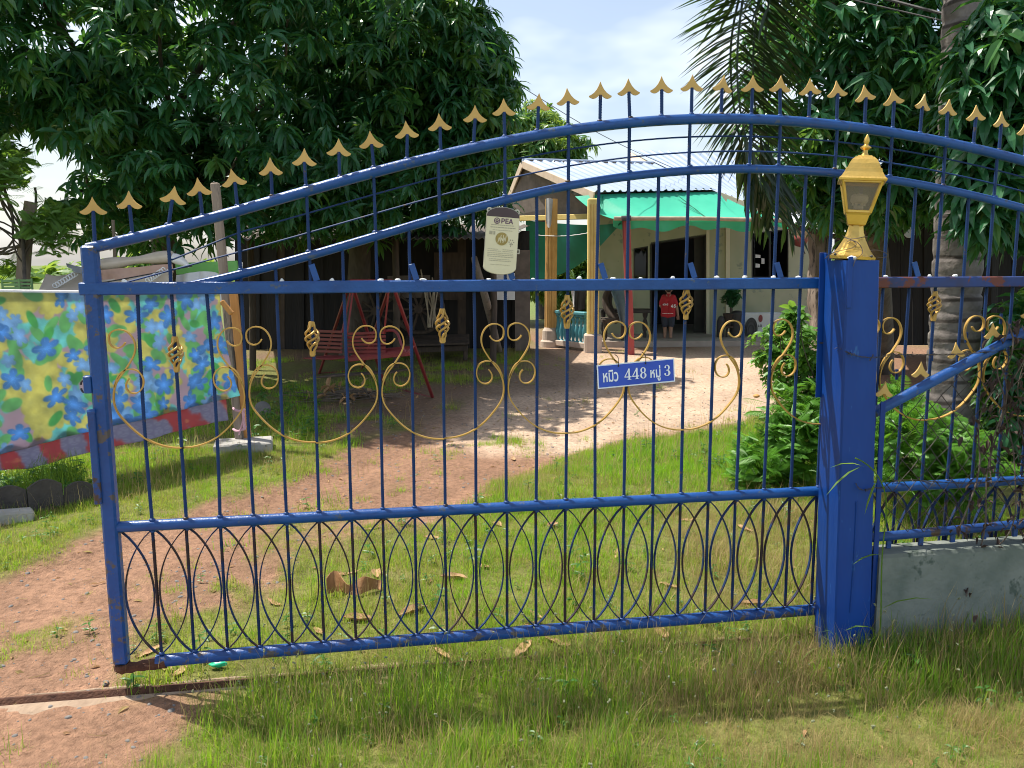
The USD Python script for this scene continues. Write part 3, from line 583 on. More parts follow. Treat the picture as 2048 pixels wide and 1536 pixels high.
# small slanted tabs and paint lumps on the cross bar
for k in (6, 9, 12, 15, 18, 21, 26):
    x = S*k+.004; obj('tab', beam((x+.022, -.016, 1.531), (x+.004, -.010, 1.590), .022, .004, .001, (0, 1., .2)), 'gate_paint', gate)
for x in [.07, .62, .80, .98, 1.03, 1.13, 1.38, 1.53, 1.72, 1.86, 1.98, 2.10, 2.27, 2.40, 2.52, 2.63, 3.02, 3.20, 3.33]:
    m = trimesh.creation.icosphere(1, 1.); v = np.array(m.vertices)*[rb.uniform(.007, .013), .007, rb.uniform(.004, .010)]*(1+.6*(meshkit.noise(np.array(m.vertices)*2+x*50)[:, None]-.5))
    obj('paint_lump', (v+[x+rb.normal(0, .01), -.012, 1.532], m.faces), 'white_bits', gate)
# latch side of the post
obj('latch_plate', box((-.058, -.012, 1.172), (.026, .030, .062), None, .003), 'gate_paint', gate)
th = np.linspace(.3, 2*PI-.3, 22); obj('latch_ring', tube(np.c_[-.074+.012*np.cos(th+PI)*.8, -.012+0*th, 1.165+.021*np.sin(th)], .0036, 7), 'dark_metal', gate)
obj('strike_bar', box((-.050, -.030, .905), (.026, .012, .335), None, .003), 'worn_paint', gate, label='rusty flat bar on the latch post')
obj('strike_weld', tube([[-.062, -.030, 1.076], [-.036, -.030, 1.078]], .009, 7), 'gate_paint', gate)

# ------------------------------------------------------------------ rail in the ground under the gate
trk = thing('gate_track', 'earth-covered angle iron rail along the ground under the gate', 'gate rail', (0, 0, 0))
u = np.linspace(-4, 5, 60); zz = .010+.006*(fb(u, u*0, 1.3, 61)-.5)
ang = np.array([[-.030, -.035], [-.004, .0], [.004, .0], [.034, -.035]])
Pt = np.stack([np.stack([u, np.full_like(u, a), zz+b], -1) for a, b in ang], 1); v, f = grid(Pt); obj('angle_iron', (v, f), 'rust', trk)
Pt = np.stack([np.stack([u, np.full_like(u, a), zz+b-.008+.010*(fb(u*1., u*0+a*9, 6., 62)-.5)], -1) for a, b in ((-.125, -.035), (-.115, -.008), (-.06, -.003), (-.034, -.004), (-.030, -.03))], 1); v, f = grid(Pt); obj('footing', (v, f), 'earthy_concrete', trk)
Pt = np.stack([np.stack([u, np.full_like(u, a), zz+b-.012+.010*(fb(u*1., u*0+a*9, 6., 63)-.5)], -1) for a, b in ((.032, -.03), (.05, -.006), (.085, -.008), (.10, -.03))], 1); v, f = grid(Pt); obj('footing', (v, f), 'earthy_concrete', trk)

# ------------------------------------------------------------------ the blue square post with its lantern
pil = thing('gate_post', 'square blue painted post in front of the gate, carrying a gold lantern', 'post', (2.82, -.14, 0))
def post_block(x0, x1, y0, y1, tx0, tx1, z0, z1):
    b = [(x0, y0, z0), (x1, y0, z0), (x1, y1, z0), (x0, y1, z0)]; t = [(tx0, y0, z1), (tx1, y0, z1), (tx1, y1, z1), (tx0, y1, z1)]; c = .006; out = []
    for q, cen in ((b, np.mean(b, 0)), (t, np.mean(t, 0))):
        for p in q:
            p = np.array(p); d = np.sign(p-cen)
            out += [p-[d[0]*c, 0, 0], p-[0, d[1]*c, 0]]
    return hull(out)
obj('shaft', post_block(2.745, 2.906, -.222, -.062, 2.703, 2.838, -.1, 1.598), 'pillar_paint', pil)
obj('corner_iron', join([beam((2.7415, -.068, 1.05), (2.7015, -.068, 1.625), .030, .004, .001, (1, 0, 0)), beam((2.712, -.056, 1.05), (2.6985, -.056, 1.628), .028, .005, .001, (0, 1., 0))]), 'pillar_paint', pil)
obj('front_iron', beam((2.7185, -.2245, 1.42), (2.7150, -.2245, 1.612), .018, .004, .001, (0, 1., 0)), 'pillar_paint', pil)
obj('weld_seam', tube(smooth_line([[2.80, -.2235, .66], [2.803, -.2235, .45], [2.80, -.2235, .2]], 12), .003, 5), 'pillar_paint', pil)
lt = thing('lantern', 'gold four-sided lantern with smoky panes on top of the blue post', 'lantern', (2.770, -.142, 1.600))
LX, LY, LZ = 2.770, -.142, 1.600; TIL = rot([0, 1, 0], .075); RZ = rot([0, 0, 1], -.50)
def lp(m): v = .885*np.asarray(m[0], float)*[1, 1, 1.04] @ (TIL @ RZ).T+[LX, LY, LZ]; return v, m[1]
def frustum(secs, n=4, turn=PI/4, cap=True):
    """stacked regular sections [(radius, z)]"""
    th = turn+np.arange(n)*2*PI/n; k = len(secs); v = np.concatenate([np.c_[r*np.cos(th), r*np.sin(th), np.full(n, z)] for r, z in secs])
    f = []
    for i in range(k-1):
        for j in range(n):
            a, b, c, d = i*n+j, i*n+(j+1) % n, (i+1)*n+(j+1) % n, (i+1)*n+j; f += [[a, b, c], [a, c, d]]
    v = np.vstack([v, [[0, 0, secs[0][1]], [0, 0, secs[-1][1]]]]); c = k*n
    for j in range(n): f += [[c, (j+1) % n, j], [c+1, (k-1)*n+j, (k-1)*n+(j+1) % n]]
    return v, np.array(f)
q2 = math.sqrt(2)
obj('foot', lp(frustum([(.098, .0), (.100, .012), (.094, .016), (.070, .045), (.047, .085), (.036, .115), (.031, .140)], 8, PI/8)), 'lamp_gold', lt)
obj('collar', lp(frustum([(.038, .140), (.050, .143), (.055, .155), (.064, .182), (.070, .190)])), 'lamp_gold', lt)
b0, b1, z0, z1 = .046, .077, .190, .318
for sx in (-1, 1):
    for sy in (-1, 1):
        obj('corner_bar', lp(beam((sx*b0, sy*b0, z0), (sx*b1, sy*b1, z1), .012, .012, .002)), 'lamp_gold', lt)
for a in range(4):
    Rr = rot([0, 0, 1], a*PI/2); nn = (b1-b0)
    top = move(beam((-b1, -b1, z1-.004), (b1, -b1, z1-.004), .010, .012, .002), R=Rr); bot = move(beam((-b0, -b0, z0+.006), (b0, -b0, z0+.006), .010, .012, .002), R=Rr)
    obj('frame_rail', lp(join([top, bot])), 'lamp_gold', lt)
    pane = hull([(-b0, -b0, z0), (b0, -b0, z0), (b1, -b1, z1), (-b1, -b1, z1), (-b0, -b0+.003, z0), (b0, -b0+.003, z0), (b1, -b1+.003, z1), (-b1, -b1+.003, z1)])
    obj('pane', lp(move(pane, R=Rr)), 'lamp_glass', lt)
bulb = [tube([[0, 0, .196], [0, 0, .222]], .020, 12)]
for k in range(3):
    a = k*PI/3; t = np.linspace(0, PI, 9); bulb.append(tube(np.c_[.022*np.cos(t)*math.cos(a), .022*np.cos(t)*math.sin(a), .222+.045*np.sin(t)**.5], .006, 7))
bulb.append(lathe([(.030, .232), (.036, .240), (.036, .258), (.030, .266)], n=18)); obj('bulb', lp(join(bulb)), 'lamp_bulb', lt)
roof = [(.132, .316), (.134, .324), (.122, .332), (.106, .352), (.099, .368), (.092, .369), (.083, .388), (.070, .404), (.052, .416), (.044, .418), (.038, .423), (.020, .426)]
obj('roof', lp(frustum(roof)), 'lamp_gold', lt)
obj('finial', lp(lathe([(.001, .422), (.017, .424), (.011, .436), (.010, .446), (.022, .455), (.022, .459), (.011, .466), (.008, .471), (.012, .482), (.010, .494), (.004, .507), (.0005, .511)], n=14)), 'lamp_gold', lt, smooth=40)
for k in range(4): obj('screw', lp(move(tm(trimesh.creation.icosphere(1, .006)), ((-1) ** k*.072, (-1 if k < 2 else 1)*.072, .016))), 'dark_metal', lt)
w1 = [[-.06, -.055, .10], [-.02, -.075, .085], [.03, -.06, .10], [.05, .0, .095]]; 
tw = lambda *p: lp(tube(smooth_line(p, 24), .0016, 4))
obj('twine', join([tw((-.050, -.040, .095), (-.015, -.062, .082), (.03, -.05, .092), (.05, .0, .095)), tw((-.045, -.05, .09), (.0, -.075, .05), (-.04, -.075, .035), (-.085, -.045, .02), (-.11, -.02, -.004)), tw((-.03, -.065, .07), (.02, -.07, .06), (.035, -.08, .03), (.02, -.105, .008), (.005, -.11, -.03)), tw((.06, -.02, .03), (.12, -.01, .04), (.14, .0, .03), (.10, -.02, .015))]), 'dry_stem', lt)
rk = trimesh.creation.icosphere(2, 1.); obj('pebble', (np.array(rk.vertices)*[.022, .014, .010]*(1+.4*(meshkit.noise(np.array(rk.vertices)*2)[:, None]-.5))+[2.735, -.205, 1.607], rk.faces), 'white_bits', smooth=True, label='pale flat pebble lying at the foot of the gold lantern', cat='pebble')

# ------------------------------------------------------------------ the fixed fence on its concrete wall, right of the post
FYY = -.150
wl = thing('concrete_plinth', 'low mossy concrete wall under the fence, right of the blue post', 'wall', (3.6, -.16, 0))
u = np.linspace(2.925, 6.2, 40)
prof = [(-.215, -.2), (-.210, .41), (-.203, .424), (-.115, .432), (-.103, .42), (-.100, -.2)]
Pt = np.stack([np.stack([u, np.full_like(u, a)+.006*(fb(u, u*0+b, 5., 71)-.5), b+.010*(fb(u, u*0, 2.5, 72)-.5)*(b > 0)+.004*(u-2.9)*(b > 0)], -1) for a, b in prof], 1)
v, f = grid(Pt); e0 = np.arange(6); m = trimesh.Trimesh(v, f, process=False)
f = np.vstack([f, [[0, k+1, k+2] for k in range(4)]]); obj('wall_body', (v, f), 'concrete_wall', wl)
fe = thing('side_fence', 'blue fence panel with sloping top rail and gold spear heads on the low concrete wall', 'fence', (3.6, FYY, .43))
slope = lambda x: 1.012+(x-2.928)*.482
obj('end_bar', beam((2.922, FYY-.045, .02), (2.905, FYY-.045, 1.05), .022, .006, .001, (0, 1, 0)), 'pillar_paint', fe)
u = np.linspace(2.90, 5.2, 20); obj('sloping_rail', tube(np.c_[u, 0*u+FYY, slope(u)], .0215, 14), 'gate_paint', fe, smooth=50)
obj('bottom_rail', tube([[2.915, FYY, .480], [4., FYY, .510], [5.2, FYY, .54]], .019, 12), 'worn_paint', fe, smooth=50)
for k in range(10):
    x = 3.00+k*.145; obj('foot', box((x, FYY, .452+.028*(x-2.9)), (.022, .010, .05), None, .002), 'worn_paint', fe)
for k in range(-1, 10):
    x = 2.935+k*.155+.0; 
    if k < 0: continue
    h = slope(x)
    sp = obj('spear', rebar(x, h+.015, h+.058, 0, .006), 'bar_paint', fe, smooth=60)
    a = rb.normal(0, .08); Xv = np.array([math.cos(a), 0, math.sin(a)]); Yv = np.array([-math.sin(a), 0, math.cos(a)])
    obj('spear_head', extr(affinity.scale(SPEAR, .86, 1.02, origin=(0, 0)), .006, P2(x, h+.045, FYY+.003), Xv, Yv), 'gold_flat', sp)
# chain link below the sloping rail
lk = []; c = .075
for k in range(-24, 40):
    for sgn in (1, -1):
        x0 = 2.92+k*c; pts = []
        for i in range(60):
            t = i*.0375/1.; x = x0+sgn*t; z = .50+t*1.15
            if x > 2.93 and x < 5. and z < slope(x)-.02: pts.append((x, FYY-.012+(.003 if i % 2 else -.003)+.004*math.sin(k*2.1+i*.4), z+.006*math.sin(k*1.3+i*.5)))
        if len(pts) > 2: lk.append(tube(pts, .0017, 4))
obj('wire_mesh', join(lk), 'wire_metal', fe, kind='stuff')
# barbed wire from the post along the fence
def barbed(pts, n, seed):
    r = np.random.default_rng(seed); p = smooth_line(pts, n); a = np.linspace(0, n*.9, n); q = p+.0022*np.c_[0*a, np.cos(a), np.sin(a)]; q2_ = p-.0022*np.c_[0*a, np.cos(a), np.sin(a)]
    out = [tube(q, .0013, 4), tube(q2_, .0013, 4)]
    for k in range(4, n-2, 7):
        for j in range(3):
            d = r.normal(0, 1, 3); d /= np.linalg.norm(d); out.append(tube([p[k]-d*.014, p[k], p[k]+d*.014], .0011, 3))
    return join(out)
obj('barbed_wire', barbed([[2.690, -.05, 1.272], [2.715, -.075, 1.272], [2.725, -.228, 1.250], [2.77, -.232, 1.235], [2.86, -.232, 1.232], [2.90, -.20, 1.233], [3.1, FYY-.02, 1.228], [3.35, FYY-.02, 1.232], [3.6, FYY-.02, 1.25], [4.2, FYY, 1.28]], 150, 4), 'wire_metal', smooth=False, label='upper strand of rusty barbed wire wrapped round the blue post', cat='barbed wire')
obj('barbed_wire', barbed([[2.79, -.226, .735], [2.80, -.236, .715], [2.83, -.236, .708], [2.865, -.236, .716], [2.905, -.225, .708], [2.95, -.19, .712], [3.2, FYY-.02, .705], [3.6, FYY-.02, .70], [4.2, FYY-.02, .69]], 110, 5), 'wire_metal', smooth=False, label='lower strand of barbed wire hooked to the blue post at knee height', cat='barbed wire')

# ------------------------------------------------------------------ lettering
def glyphs(text, font, px=160, bold=0, wght=None):
    from PIL import Image, ImageDraw, ImageFont
    try:
        fn = [p for p in glob.glob('/opt/blender-*/*/datafiles/fonts/*') if font in p][0]; ft = ImageFont.truetype(fn, px)
        if wght:
            try: ft.set_variation_by_axes(wght)
            except Exception: pass
    except Exception: return None
    x0, y0, x1, y1 = ft.getbbox(text, anchor='ls', stroke_width=bold); im = Image.new('L', (x1-x0+12, y1-y0+12)); ImageDraw.Draw(im).text((6-x0, 6-y0), text, 255, ft, anchor='ls', stroke_width=bold)
    on = np.pad(np.asarray(im) > 127, ((0, 0), (1, 1))).astype(np.int8); rows, st = np.nonzero(np.diff(on, axis=1) == 1); en = np.nonzero(np.diff(on, axis=1) == -1)[1]
    g = shapely.union_all(shapely.box(st, -rows-1, en, -rows)).buffer(.8).buffer(-.8).simplify(.8)
    return affinity.translate(g, x0-6, 6-y0)
def fit(g, w=None, h=None, x=0., y=0., sx=1.):
    """scales an outline to the given width or height with its lower left corner at (x, y)"""
    a, b, c, d = g.bounds; s = w/(c-a) if w else h/(d-b); g = affinity.translate(g, -a, -b); g = affinity.scale(g, s*sx if not w else s, s if not w else s*1., origin=(0, 0)); return affinity.translate(g, x, y)
def fitwh(g, w, h, x, y):
    a, b, c, d = g.bounds; return affinity.translate(affinity.scale(affinity.translate(g, -a, -b), w/(c-a), h/(d-b), origin=(0, 0)), x, y)
# serif numerals drawn as outlines, unit height
def ell(cx, cy, a, b): return affinity.scale(sg.Point(cx, cy).buffer(1., 24), a, b, origin=(cx, cy))
EIGHT = shapely.union_all([ell(.30, .74, .245, .26).difference(ell(.30, .74, .105, .205)), ell(.30, .27, .285, .28).difference(ell(.30, .27, .13, .225))])
FOUR = shapely.union_all([sg.box(.355, .0, .50, 1.), sg.Polygon([(.50, 1.), (.40, 1.), (0, .30), (0, .22), (.06, .22), (.085, .30)]), sg.box(0, .22, .62, .30), sg.box(.26, 0, .60, .045), sg.Polygon([(.30, .8), (.36, .86), (.36, .98)])])
THREE = shapely.union_all([ell(.27, .75, .245, .25).difference(ell(.24, .75, .125, .20)).difference(sg.box(-.1, .50, .20, .80)), ell(.26, .27, .29, .28).difference(ell(.22, .27, .14, .225)).difference(sg.box(-.2, .20, .18, .6)), ell(.09, .80, .075, .08), ell(.06, .19, .085, .09), sg.box(.17, .485, .30, .535)])

# ------------------------------------------------------------------ house number plate
A, B, Cc, D = on_plane(1191, 733, -.028), on_plane(1347, 714, -.028), on_plane(1350, 763, -.028), on_plane(1196, 778, -.028)
O = D; Xp = (Cc-D); W = np.linalg.norm(Xp); Xp /= W; Yp = ((A-D)+(B-Cc))/2; Yp -= Xp*(Yp @ Xp); Hh = np.linalg.norm(Yp); Yp /= Hh; Np = np.cross(Xp, Yp)
npl = thing('house_number_plate', 'tilted blue house number plate with white writing wired to the gate bars', 'number plate', (A+Cc)/2)
obj('plate', extr(sg.box(0, 0, W, Hh), .0016, O, Xp, Yp), 'plate_white', npl)
obj('blue_field', extr(sg.box(.0045, .0045, W-.0045, Hh-.0045), .0006, O+Np*.0012, Xp, Yp), 'plate_blue', npl)
t1, t2 = glyphs('หมิว', 'NotoSansThai', 160, 3), glyphs('หมู่', 'NotoSansThai', 160, 3)
def letter(g, kind='lettering'): obj(kind, extr(g, .0007, O+Np*.0019, Xp, Yp), 'plate_white', npl)
cap = Hh*.47; bl = Hh*.285
if t1: letter(fitwh(t1, W*.195, Hh*.50, W*.07, bl-.003))
for k, g in enumerate((FOUR, FOUR, EIGHT)): letter(affinity.translate(affinity.scale(g, cap*1.02, cap, origin=(0, 0)), W*.345+k*cap*.715, bl-.0015), 'numeral')
if t2: letter(fitwh(t2, W*.132, Hh*.66, W*.680, bl-.017))
letter(affinity.translate(affinity.scale(THREE, cap*.98, cap, origin=(0, 0)), W*.865, bl-.001), 'numeral')
for a in (.275, .625):
    p = O+Xp*W*a+Yp*(Hh*.885)+Np*.002; obj('wire_tie', join([tube(smooth_line([p+Np*.002, p+Yp*.012+Np*.004, p+Yp*.03-Np*.012+Xp*.004, p+Yp*.045-Np*.01-Xp*.01], 14), .0016, 5), move(tm(trimesh.creation.icosphere(1, .003)), p)]), 'wire_metal', npl)

# ------------------------------------------------------------------ cream meter card hung from the arch
MC = on_plane(1003, 482, -.034); MX = on_plane(1040, 486, -.034)-on_plane(970, 480.5, -.034); MX /= np.linalg.norm(MX); MY = on_plane(1006, 420, -.034)-on_plane(999, 545, -.034); MY -= MX*(MY @ MX); MY /= np.linalg.norm(MY); MN = np.cross(MX, MY)
mt = thing('meter_card', 'cream electricity meter card with dark rounded top hanging under the blue arch', 'sign', MC)
sc = 1/1650*3.2*1.; w2 = .0605; t_ = .122
def mcurve(w, top, bot, rise): 
    a = np.linspace(0, PI, 25); return sg.Polygon([(-w, bot+rise)]+[(-w*math.cos(q), bot+rise-rise*math.sin(q)) for q in a]+[(w*math.cos(q), top-rise*1.15+rise*1.15*math.sin(q)) for q in a])
card = mcurve(w2, t_, -t_, .026); obj('backing', extr(affinity.scale(card, 1.03, 1.015), .004, MC-MN*.006, MX, MY), 'clear_plastic', mt)
obj('card', extr(card.intersection(sg.box(-1, -1, 1, .087)), .004, MC-MN*.002, MX, MY), 'card_cream', mt)
obj('dark_top', extr(card.intersection(sg.box(-1, .0872, 1, 1)), .0042, MC-MN*.002, MX, MY), 'card_brown', mt)
mk = lambda g, m, name, d=.0006, up=.0021: obj(name, extr(g, d, MC+MN*up, MX, MY), m, mt)
pea = glyphs('PEA', 'Inter', 160, 5)
if pea: mk(fit(pea, w=.044, x=-.006, y=.064), 'card_violet', 'lettering')
ring = sg.Point(-.022, .0725).buffer(.0115, 20); em = ring.difference(sg.Point(-.022, .0725).buffer(.0088, 20)); tri = sg.Polygon([(-.022, .0805), (-.0285, .068), (-.0155, .068)])
em = shapely.union_all([em, tri.difference(affinity.scale(tri, .45, .45)), sg.box(-.0335, .0635, -.0105, .0660).intersection(ring), sg.LineString([(-.0325, .072), (-.0245, .076)]).buffer(.001), sg.LineString([(-.0115, .072), (-.0195, .076)]).buffer(.001)]); mk(em, 'card_violet', 'emblem')
rr = np.random.default_rng(5)
def words(x0, x1, y, h):
    g = []; x = x0
    while x < x1:
        L = rr.uniform(.004, .012); g.append(sg.box(x, y, min(x+L, x1), y+h)); x += L+.0014
    return shapely.union_all(g)
for x0, x1, y, h in ((-.043, .043, .0565, .0022), (-.045, .05, .0475, .0026), (-.036, .038, .038, .0016), (-.050, -.012, -.032, .0014), (.006, .046, -.032, .0014), (-.050, .000, -.0385, .0016), (.006, .046, -.0385, .0016), (-.050, .046, -.046, .0014), (-.050, .048, -.0525, .0018), (-.050, .049, -.059, .0018), (-.043, .036, -.068, .0014), (-.043, .04, -.074, .0018), (-.036, .036, -.088, .0012)):
    mk(words(x0, x1, y, h), 'card_grey', 'text_line', .0004)
mk(shapely.union_all([sg.box(-.048, .022, -.036, .034), sg.box(-.033, .022, -.026, .034)]).difference(shapely.union_all([sg.box(-.06, .0248+.0035*k, 0, .0258+.0035*k) for k in range(3)])), 'card_grey', 'stamp', .0004)
disc = sg.Point(.0, .008).buffer(.0235, 28); mk(disc, 'card_gold', 'gold_seal', .001)
mk(shapely.union_all([sg.LineString([(-.014+.0095*k, -.006), (-.010+.0095*k, .012), (-.006+.0095*k, .000), (-.003+.0095*k, .021)]).buffer(.0011) for k in range(3)]).intersection(disc), 'card_cream', 'scribble', .0005, .0032)
fl = shapely.union_all([sg.Point(.037+.0085*math.cos(a), -.002+.0085*math.sin(a)).buffer(.0024) for a in np.linspace(0, 2*PI, 7)[:-1]]+[sg.LineString([(.037, -.004), (.035, -.018)]).buffer(.0016)]); mk(fl, 'card_grey', 'flower_mark', .0004)
for z in (.046, -.036): obj('side_lug', extr(sg.box(.060, z-.007, .071, z+.010).difference(sg.box(.062, z-.004, .068, z+.007)), .004, MC-MN*.004, MX, MY), 'clear_plastic', mt)
for sx in (-1, 1): obj('top_lug', extr(sg.Point(sx*.052, .110).buffer(.010).difference(sg.Point(sx*.052, .110).buffer(.0045)), .003, MC-MN*.006, MX, MY), 'clear_plastic', mt)
obj('hanger', join([tube(smooth_line([MC+MY*.118-MN*.004, MC+MY*.135-MN*.02, MC+MY*.155-MN*.034], 8), .0016, 5), tube([MC-MY*.12-MN*.004, MC-MY*.112-MN*.04], .002, 5)]), 'wire_metal', mt)
# ------------------------------------------------------------------ trees
def cluster(r, n=13, L=.20, w=.046, twig=.12, droop=.7, up=.1):
    out = [tube([[0, 0, -twig], [0, 0, 0]], .003, 3, False)]
    for k in range(n):
        az = k*2.4+r.uniform(-.4, .4); e = r.uniform(-.75, .45)+up; z = -twig*r.uniform(0, .75)
        out.append(leaf((0, 0, z), (math.cos(az)*math.cos(e), math.sin(az)*math.cos(e), math.sin(e)), L*r.uniform(.7, 1.2), w*r.uniform(.8, 1.2), droop*r.uniform(.5, 1.3), r.uniform(.1, .35)))
    return join(out)
rt = np.random.default_rng(21)
MANGO = [cluster(rt, 13, .235, .052) for _ in range(5)]
OVAL = [cluster(rt, 10, .075, .038, .08, .35, .2) for _ in range(4)]
def pinnate(r, L=.16, n=11, ll=.05, w=.010):
    out = []; t = np.linspace(0, 1, 5); b = r.uniform(.2, .5)*L; p = np.c_[b*1.2*t, 0*t, L*t-b*t*t]
    out.append(tube(p, .0013, 3, False))
    for k in range(n):
        s = .15+.85*k/(n-1); q = np.array([np.interp(s, t, p[:, j]) for j in range(3)]); sz = math.sin(PI*min(.95, .2+.7*s))
        for sg_ in (-1, 1): out.append(leaf(q, (.45, sg_, .15), ll*sz, w, .3, .1))
    return join(out)
def spray(r, m_=7, **kw):
    out = []
    for k in range(m_):
        m = pinnate(r, **kw); out.append(move(m, (0, 0, r.uniform(-.12, 0)), rot([0, 0, 1], r.uniform(0, 6.28)) @ rot([0, 1, 0], r.uniform(.1, 1.0))))
    return join(out)
FEATH = [spray(rt, 7, L=.17, n=12, ll=.050, w=.0075) for _ in range(4)]
TAMA = [spray(rt, 6, L=.26, n=13, ll=.055, w=.012) for _ in range(3)]
def foliage(ells, n, seed, drop=None, tilt=.45):
    """sprig positions inside a set of ellipsoids, thinned into clumps with gaps"""
    r = np.random.default_rng(seed); P, Q = [], []; vol = np.array([np.prod(e[1]) for e in ells]) ** .75; vol /= vol.sum()
    for (c, rad), fr in zip(ells, vol):
        m = int(n*fr*2.2); d = r.normal(size=(m, 3)); d /= np.linalg.norm(d, axis=1, keepdims=True)
        rr = r.uniform(.12, 1., m) ** .38
        lump = 1+.34*(meshkit.fbm(d*2.3+seed+np.asarray(c), 3, seed)-.5)*2
        p = np.asarray(c)+d*np.asarray(rad)*(rr*lump)[:, None]
        keep = meshkit.fbm(p*1.1+seed, 3, seed+5) > .44
        if drop is not None: keep &= ~drop(p, r)
        P.append(p[keep]); Q.append(d[keep])
    P, Q = np.vstack(P), np.vstack(Q); k = r.permutation(len(P))[:n]; P, Q = P[k], Q[k]; k = len(P)
    return P, quats(r.uniform(0, 6.28, k), np.clip(np.abs(r.normal(tilt, .35, k)), 0, 1.7), np.arctan2(Q[:, 1], Q[:, 0])+r.normal(0, .6, k)), r
def limb(a, b, r0, r1, seed, sag=.1):
    r = np.random.default_rng(seed); a, b = np.asarray(a, float), np.asarray(b, float); L = np.linalg.norm(b-a)
    p = smooth_line([a, a*.65+b*.35+r.normal(0, .05*L, 3)+[0, 0, sag*L*.5], a*.3+b*.7+r.normal(0, .05*L, 3), b], 14); return tube(p, np.linspace(r0, r1, 14), 8)
def tree(name, label, base, fork, ells, n, seed, shapes, r0=.2, drop=None, size=1., near=0, cat='tree', bark='tree_bark', group=None):
    base = np.asarray(base, float); t = thing(name, label, cat, base, group); fork = np.asarray(fork, float)
    obj('trunk', tube(smooth_line([base-[0, 0, .1], base*.6+fork*.4+[.05, .03, 0], fork], 12), np.linspace(r0*1.15, r0*.8, 12), 12), bark, t, smooth=60)
    r = np.random.default_rng(seed); ms = []
    for c, rad in ells:
        for k in range(5):
            d = r.normal(size=3); d[2] = abs(d[2])*.5; d /= np.linalg.norm(d); e = np.asarray(c)+d*np.asarray(rad)*.7
            obj('limb', limb(fork-[0, 0, r.uniform(0, .3)], e, r0*r.uniform(.25, .55), .012, seed*31+len(ms)), bark, t, smooth=60); ms.append(1)
    P, q, r = foliage(ells, n, seed, drop)
    k = len(P); s = size*r.uniform(.75, 1.25, k)
    # the nearest sprigs that show are pieces of their own
    dist = np.linalg.norm(P-CAM, axis=1); pr = np.argsort(dist+r.uniform(0, 1.2, k))[:near]; rest = np.setdiff1d(np.arange(k), pr)
    for i in pr:
        m, mt_ = shapes[r.integers(len(shapes))]; obj('leaf_sprig', move(m, P[i], Rt.from_quat(q[i]).as_matrix(), s[i]), mt_, t)
    scatter('foliage', shapes, P[rest], q[rest], s[rest], r.integers(0, len(shapes), len(rest)), t)
    return t
def E(px, py, D, a, b, c):
    """an ellipsoid of leaves: centre seen at (px, py) D metres off; half-widths across, away, up"""
    return at(px, py, D), (a, b, c)
MS = [(m, 'mango_leaf') for m in MANGO]+[(MANGO[0], 'mango_leaf_light'), (MANGO[2], 'mango_leaf')]
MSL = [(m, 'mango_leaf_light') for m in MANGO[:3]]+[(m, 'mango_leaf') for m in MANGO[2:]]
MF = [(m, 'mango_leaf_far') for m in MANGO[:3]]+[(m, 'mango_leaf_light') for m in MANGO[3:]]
def low(zmin): return lambda p, r: p[:, 2] < zmin+.5*r.random(len(p))
b1 = at(318, 640, 12.4); b1[2] = 0
tree('mango_tree', 'broad dark mango tree filling the upper left, nearest to the gate', b1, at(322, 420, 12.0), [E(420, 110, 10.3, 2.35, 2.2, 2.7), E(40, 30, 9.8, 1.9, 1.8, 1.75), E(560, 330, 10.6, 1.7, 1.3, 1.15), E(230, 400, 10.8, .95, 1., .75)], 3000, 3, MS, .21, low(1.75), near=110)
b2 = at(700, 650, 14.); b2[2] = 0
tree('mango_tree', 'mango tree with paler sunlit right edge against the open sky', b2, at(720, 430, 13.5), [E(790, 120, 12.4, 1.55, 1.7, 2.5), E(915, 215, 12.0, .85, 1.0, 1.25), E(985, 165, 12.2, .42, .6, .75), E(760, 380, 12.6, 2.1, 1.3, 1.0)], 2500, 4, MSL, .2, low(1.9), near=90)
b3 = at(1085, 640, 23.); b3[2] = 0
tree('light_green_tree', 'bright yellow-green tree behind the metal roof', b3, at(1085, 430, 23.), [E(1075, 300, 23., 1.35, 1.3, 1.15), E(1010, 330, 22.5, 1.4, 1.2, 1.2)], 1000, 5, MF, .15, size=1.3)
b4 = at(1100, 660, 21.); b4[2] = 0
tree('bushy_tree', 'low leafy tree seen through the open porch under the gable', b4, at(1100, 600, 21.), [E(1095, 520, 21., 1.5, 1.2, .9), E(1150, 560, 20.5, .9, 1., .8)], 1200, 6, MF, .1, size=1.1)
b5 = on_ground(1765, 742); 
tree('mango_tree', 'mango tree right of the house behind the palm trunk', b5, at(1745, 420, 9.2), [E(1735, 120, 8.7, 1.25, 1.1, 1.9), E(1640, 180, 9.6, .85, .9, 1.5), E(1960, 60, 9.2, 1.3, 1.2, 1.6), E(2060, 330, 8.6, .9, .9, 1.3), E(1700, 400, 10., .7, .8, .55)], 1700, 8, MS+[(MANGO[1], 'mango_leaf_light')], .14, low(1.75), near=120)
b6 = on_ground(2140, 960)
tree('leafy_tree', 'young mango with hanging leaves in front of the grey palm trunk', b6, at(2120, 420, 5.3), [E(2010, 200, 5.4, .38, .35, .75), E(1985, 370, 5.3, .22, .22, .3), E(2110, 430, 5.6, .3, .35, .8)], 330, 9, MS, .05, near=60, size=.9)
# feathery young tree at the far left edge, lit from behind
b7 = on_ground(20, 905)
tree('feathery_tree', 'thin young tree with feathery bright green leaves at the left edge', b7, at(45, 470, 8.2), [E(50, 400, 8.2, .34, .3, .42), E(95, 450, 8.2, .22, .3, .3), E(20, 505, 8.4, .2, .2, .2), E(-60, 420, 8., .5, .4, .6)], 190, 10, [(m, 'tamarind_leaf') for m in TAMA], .02, near=40, size=.85)

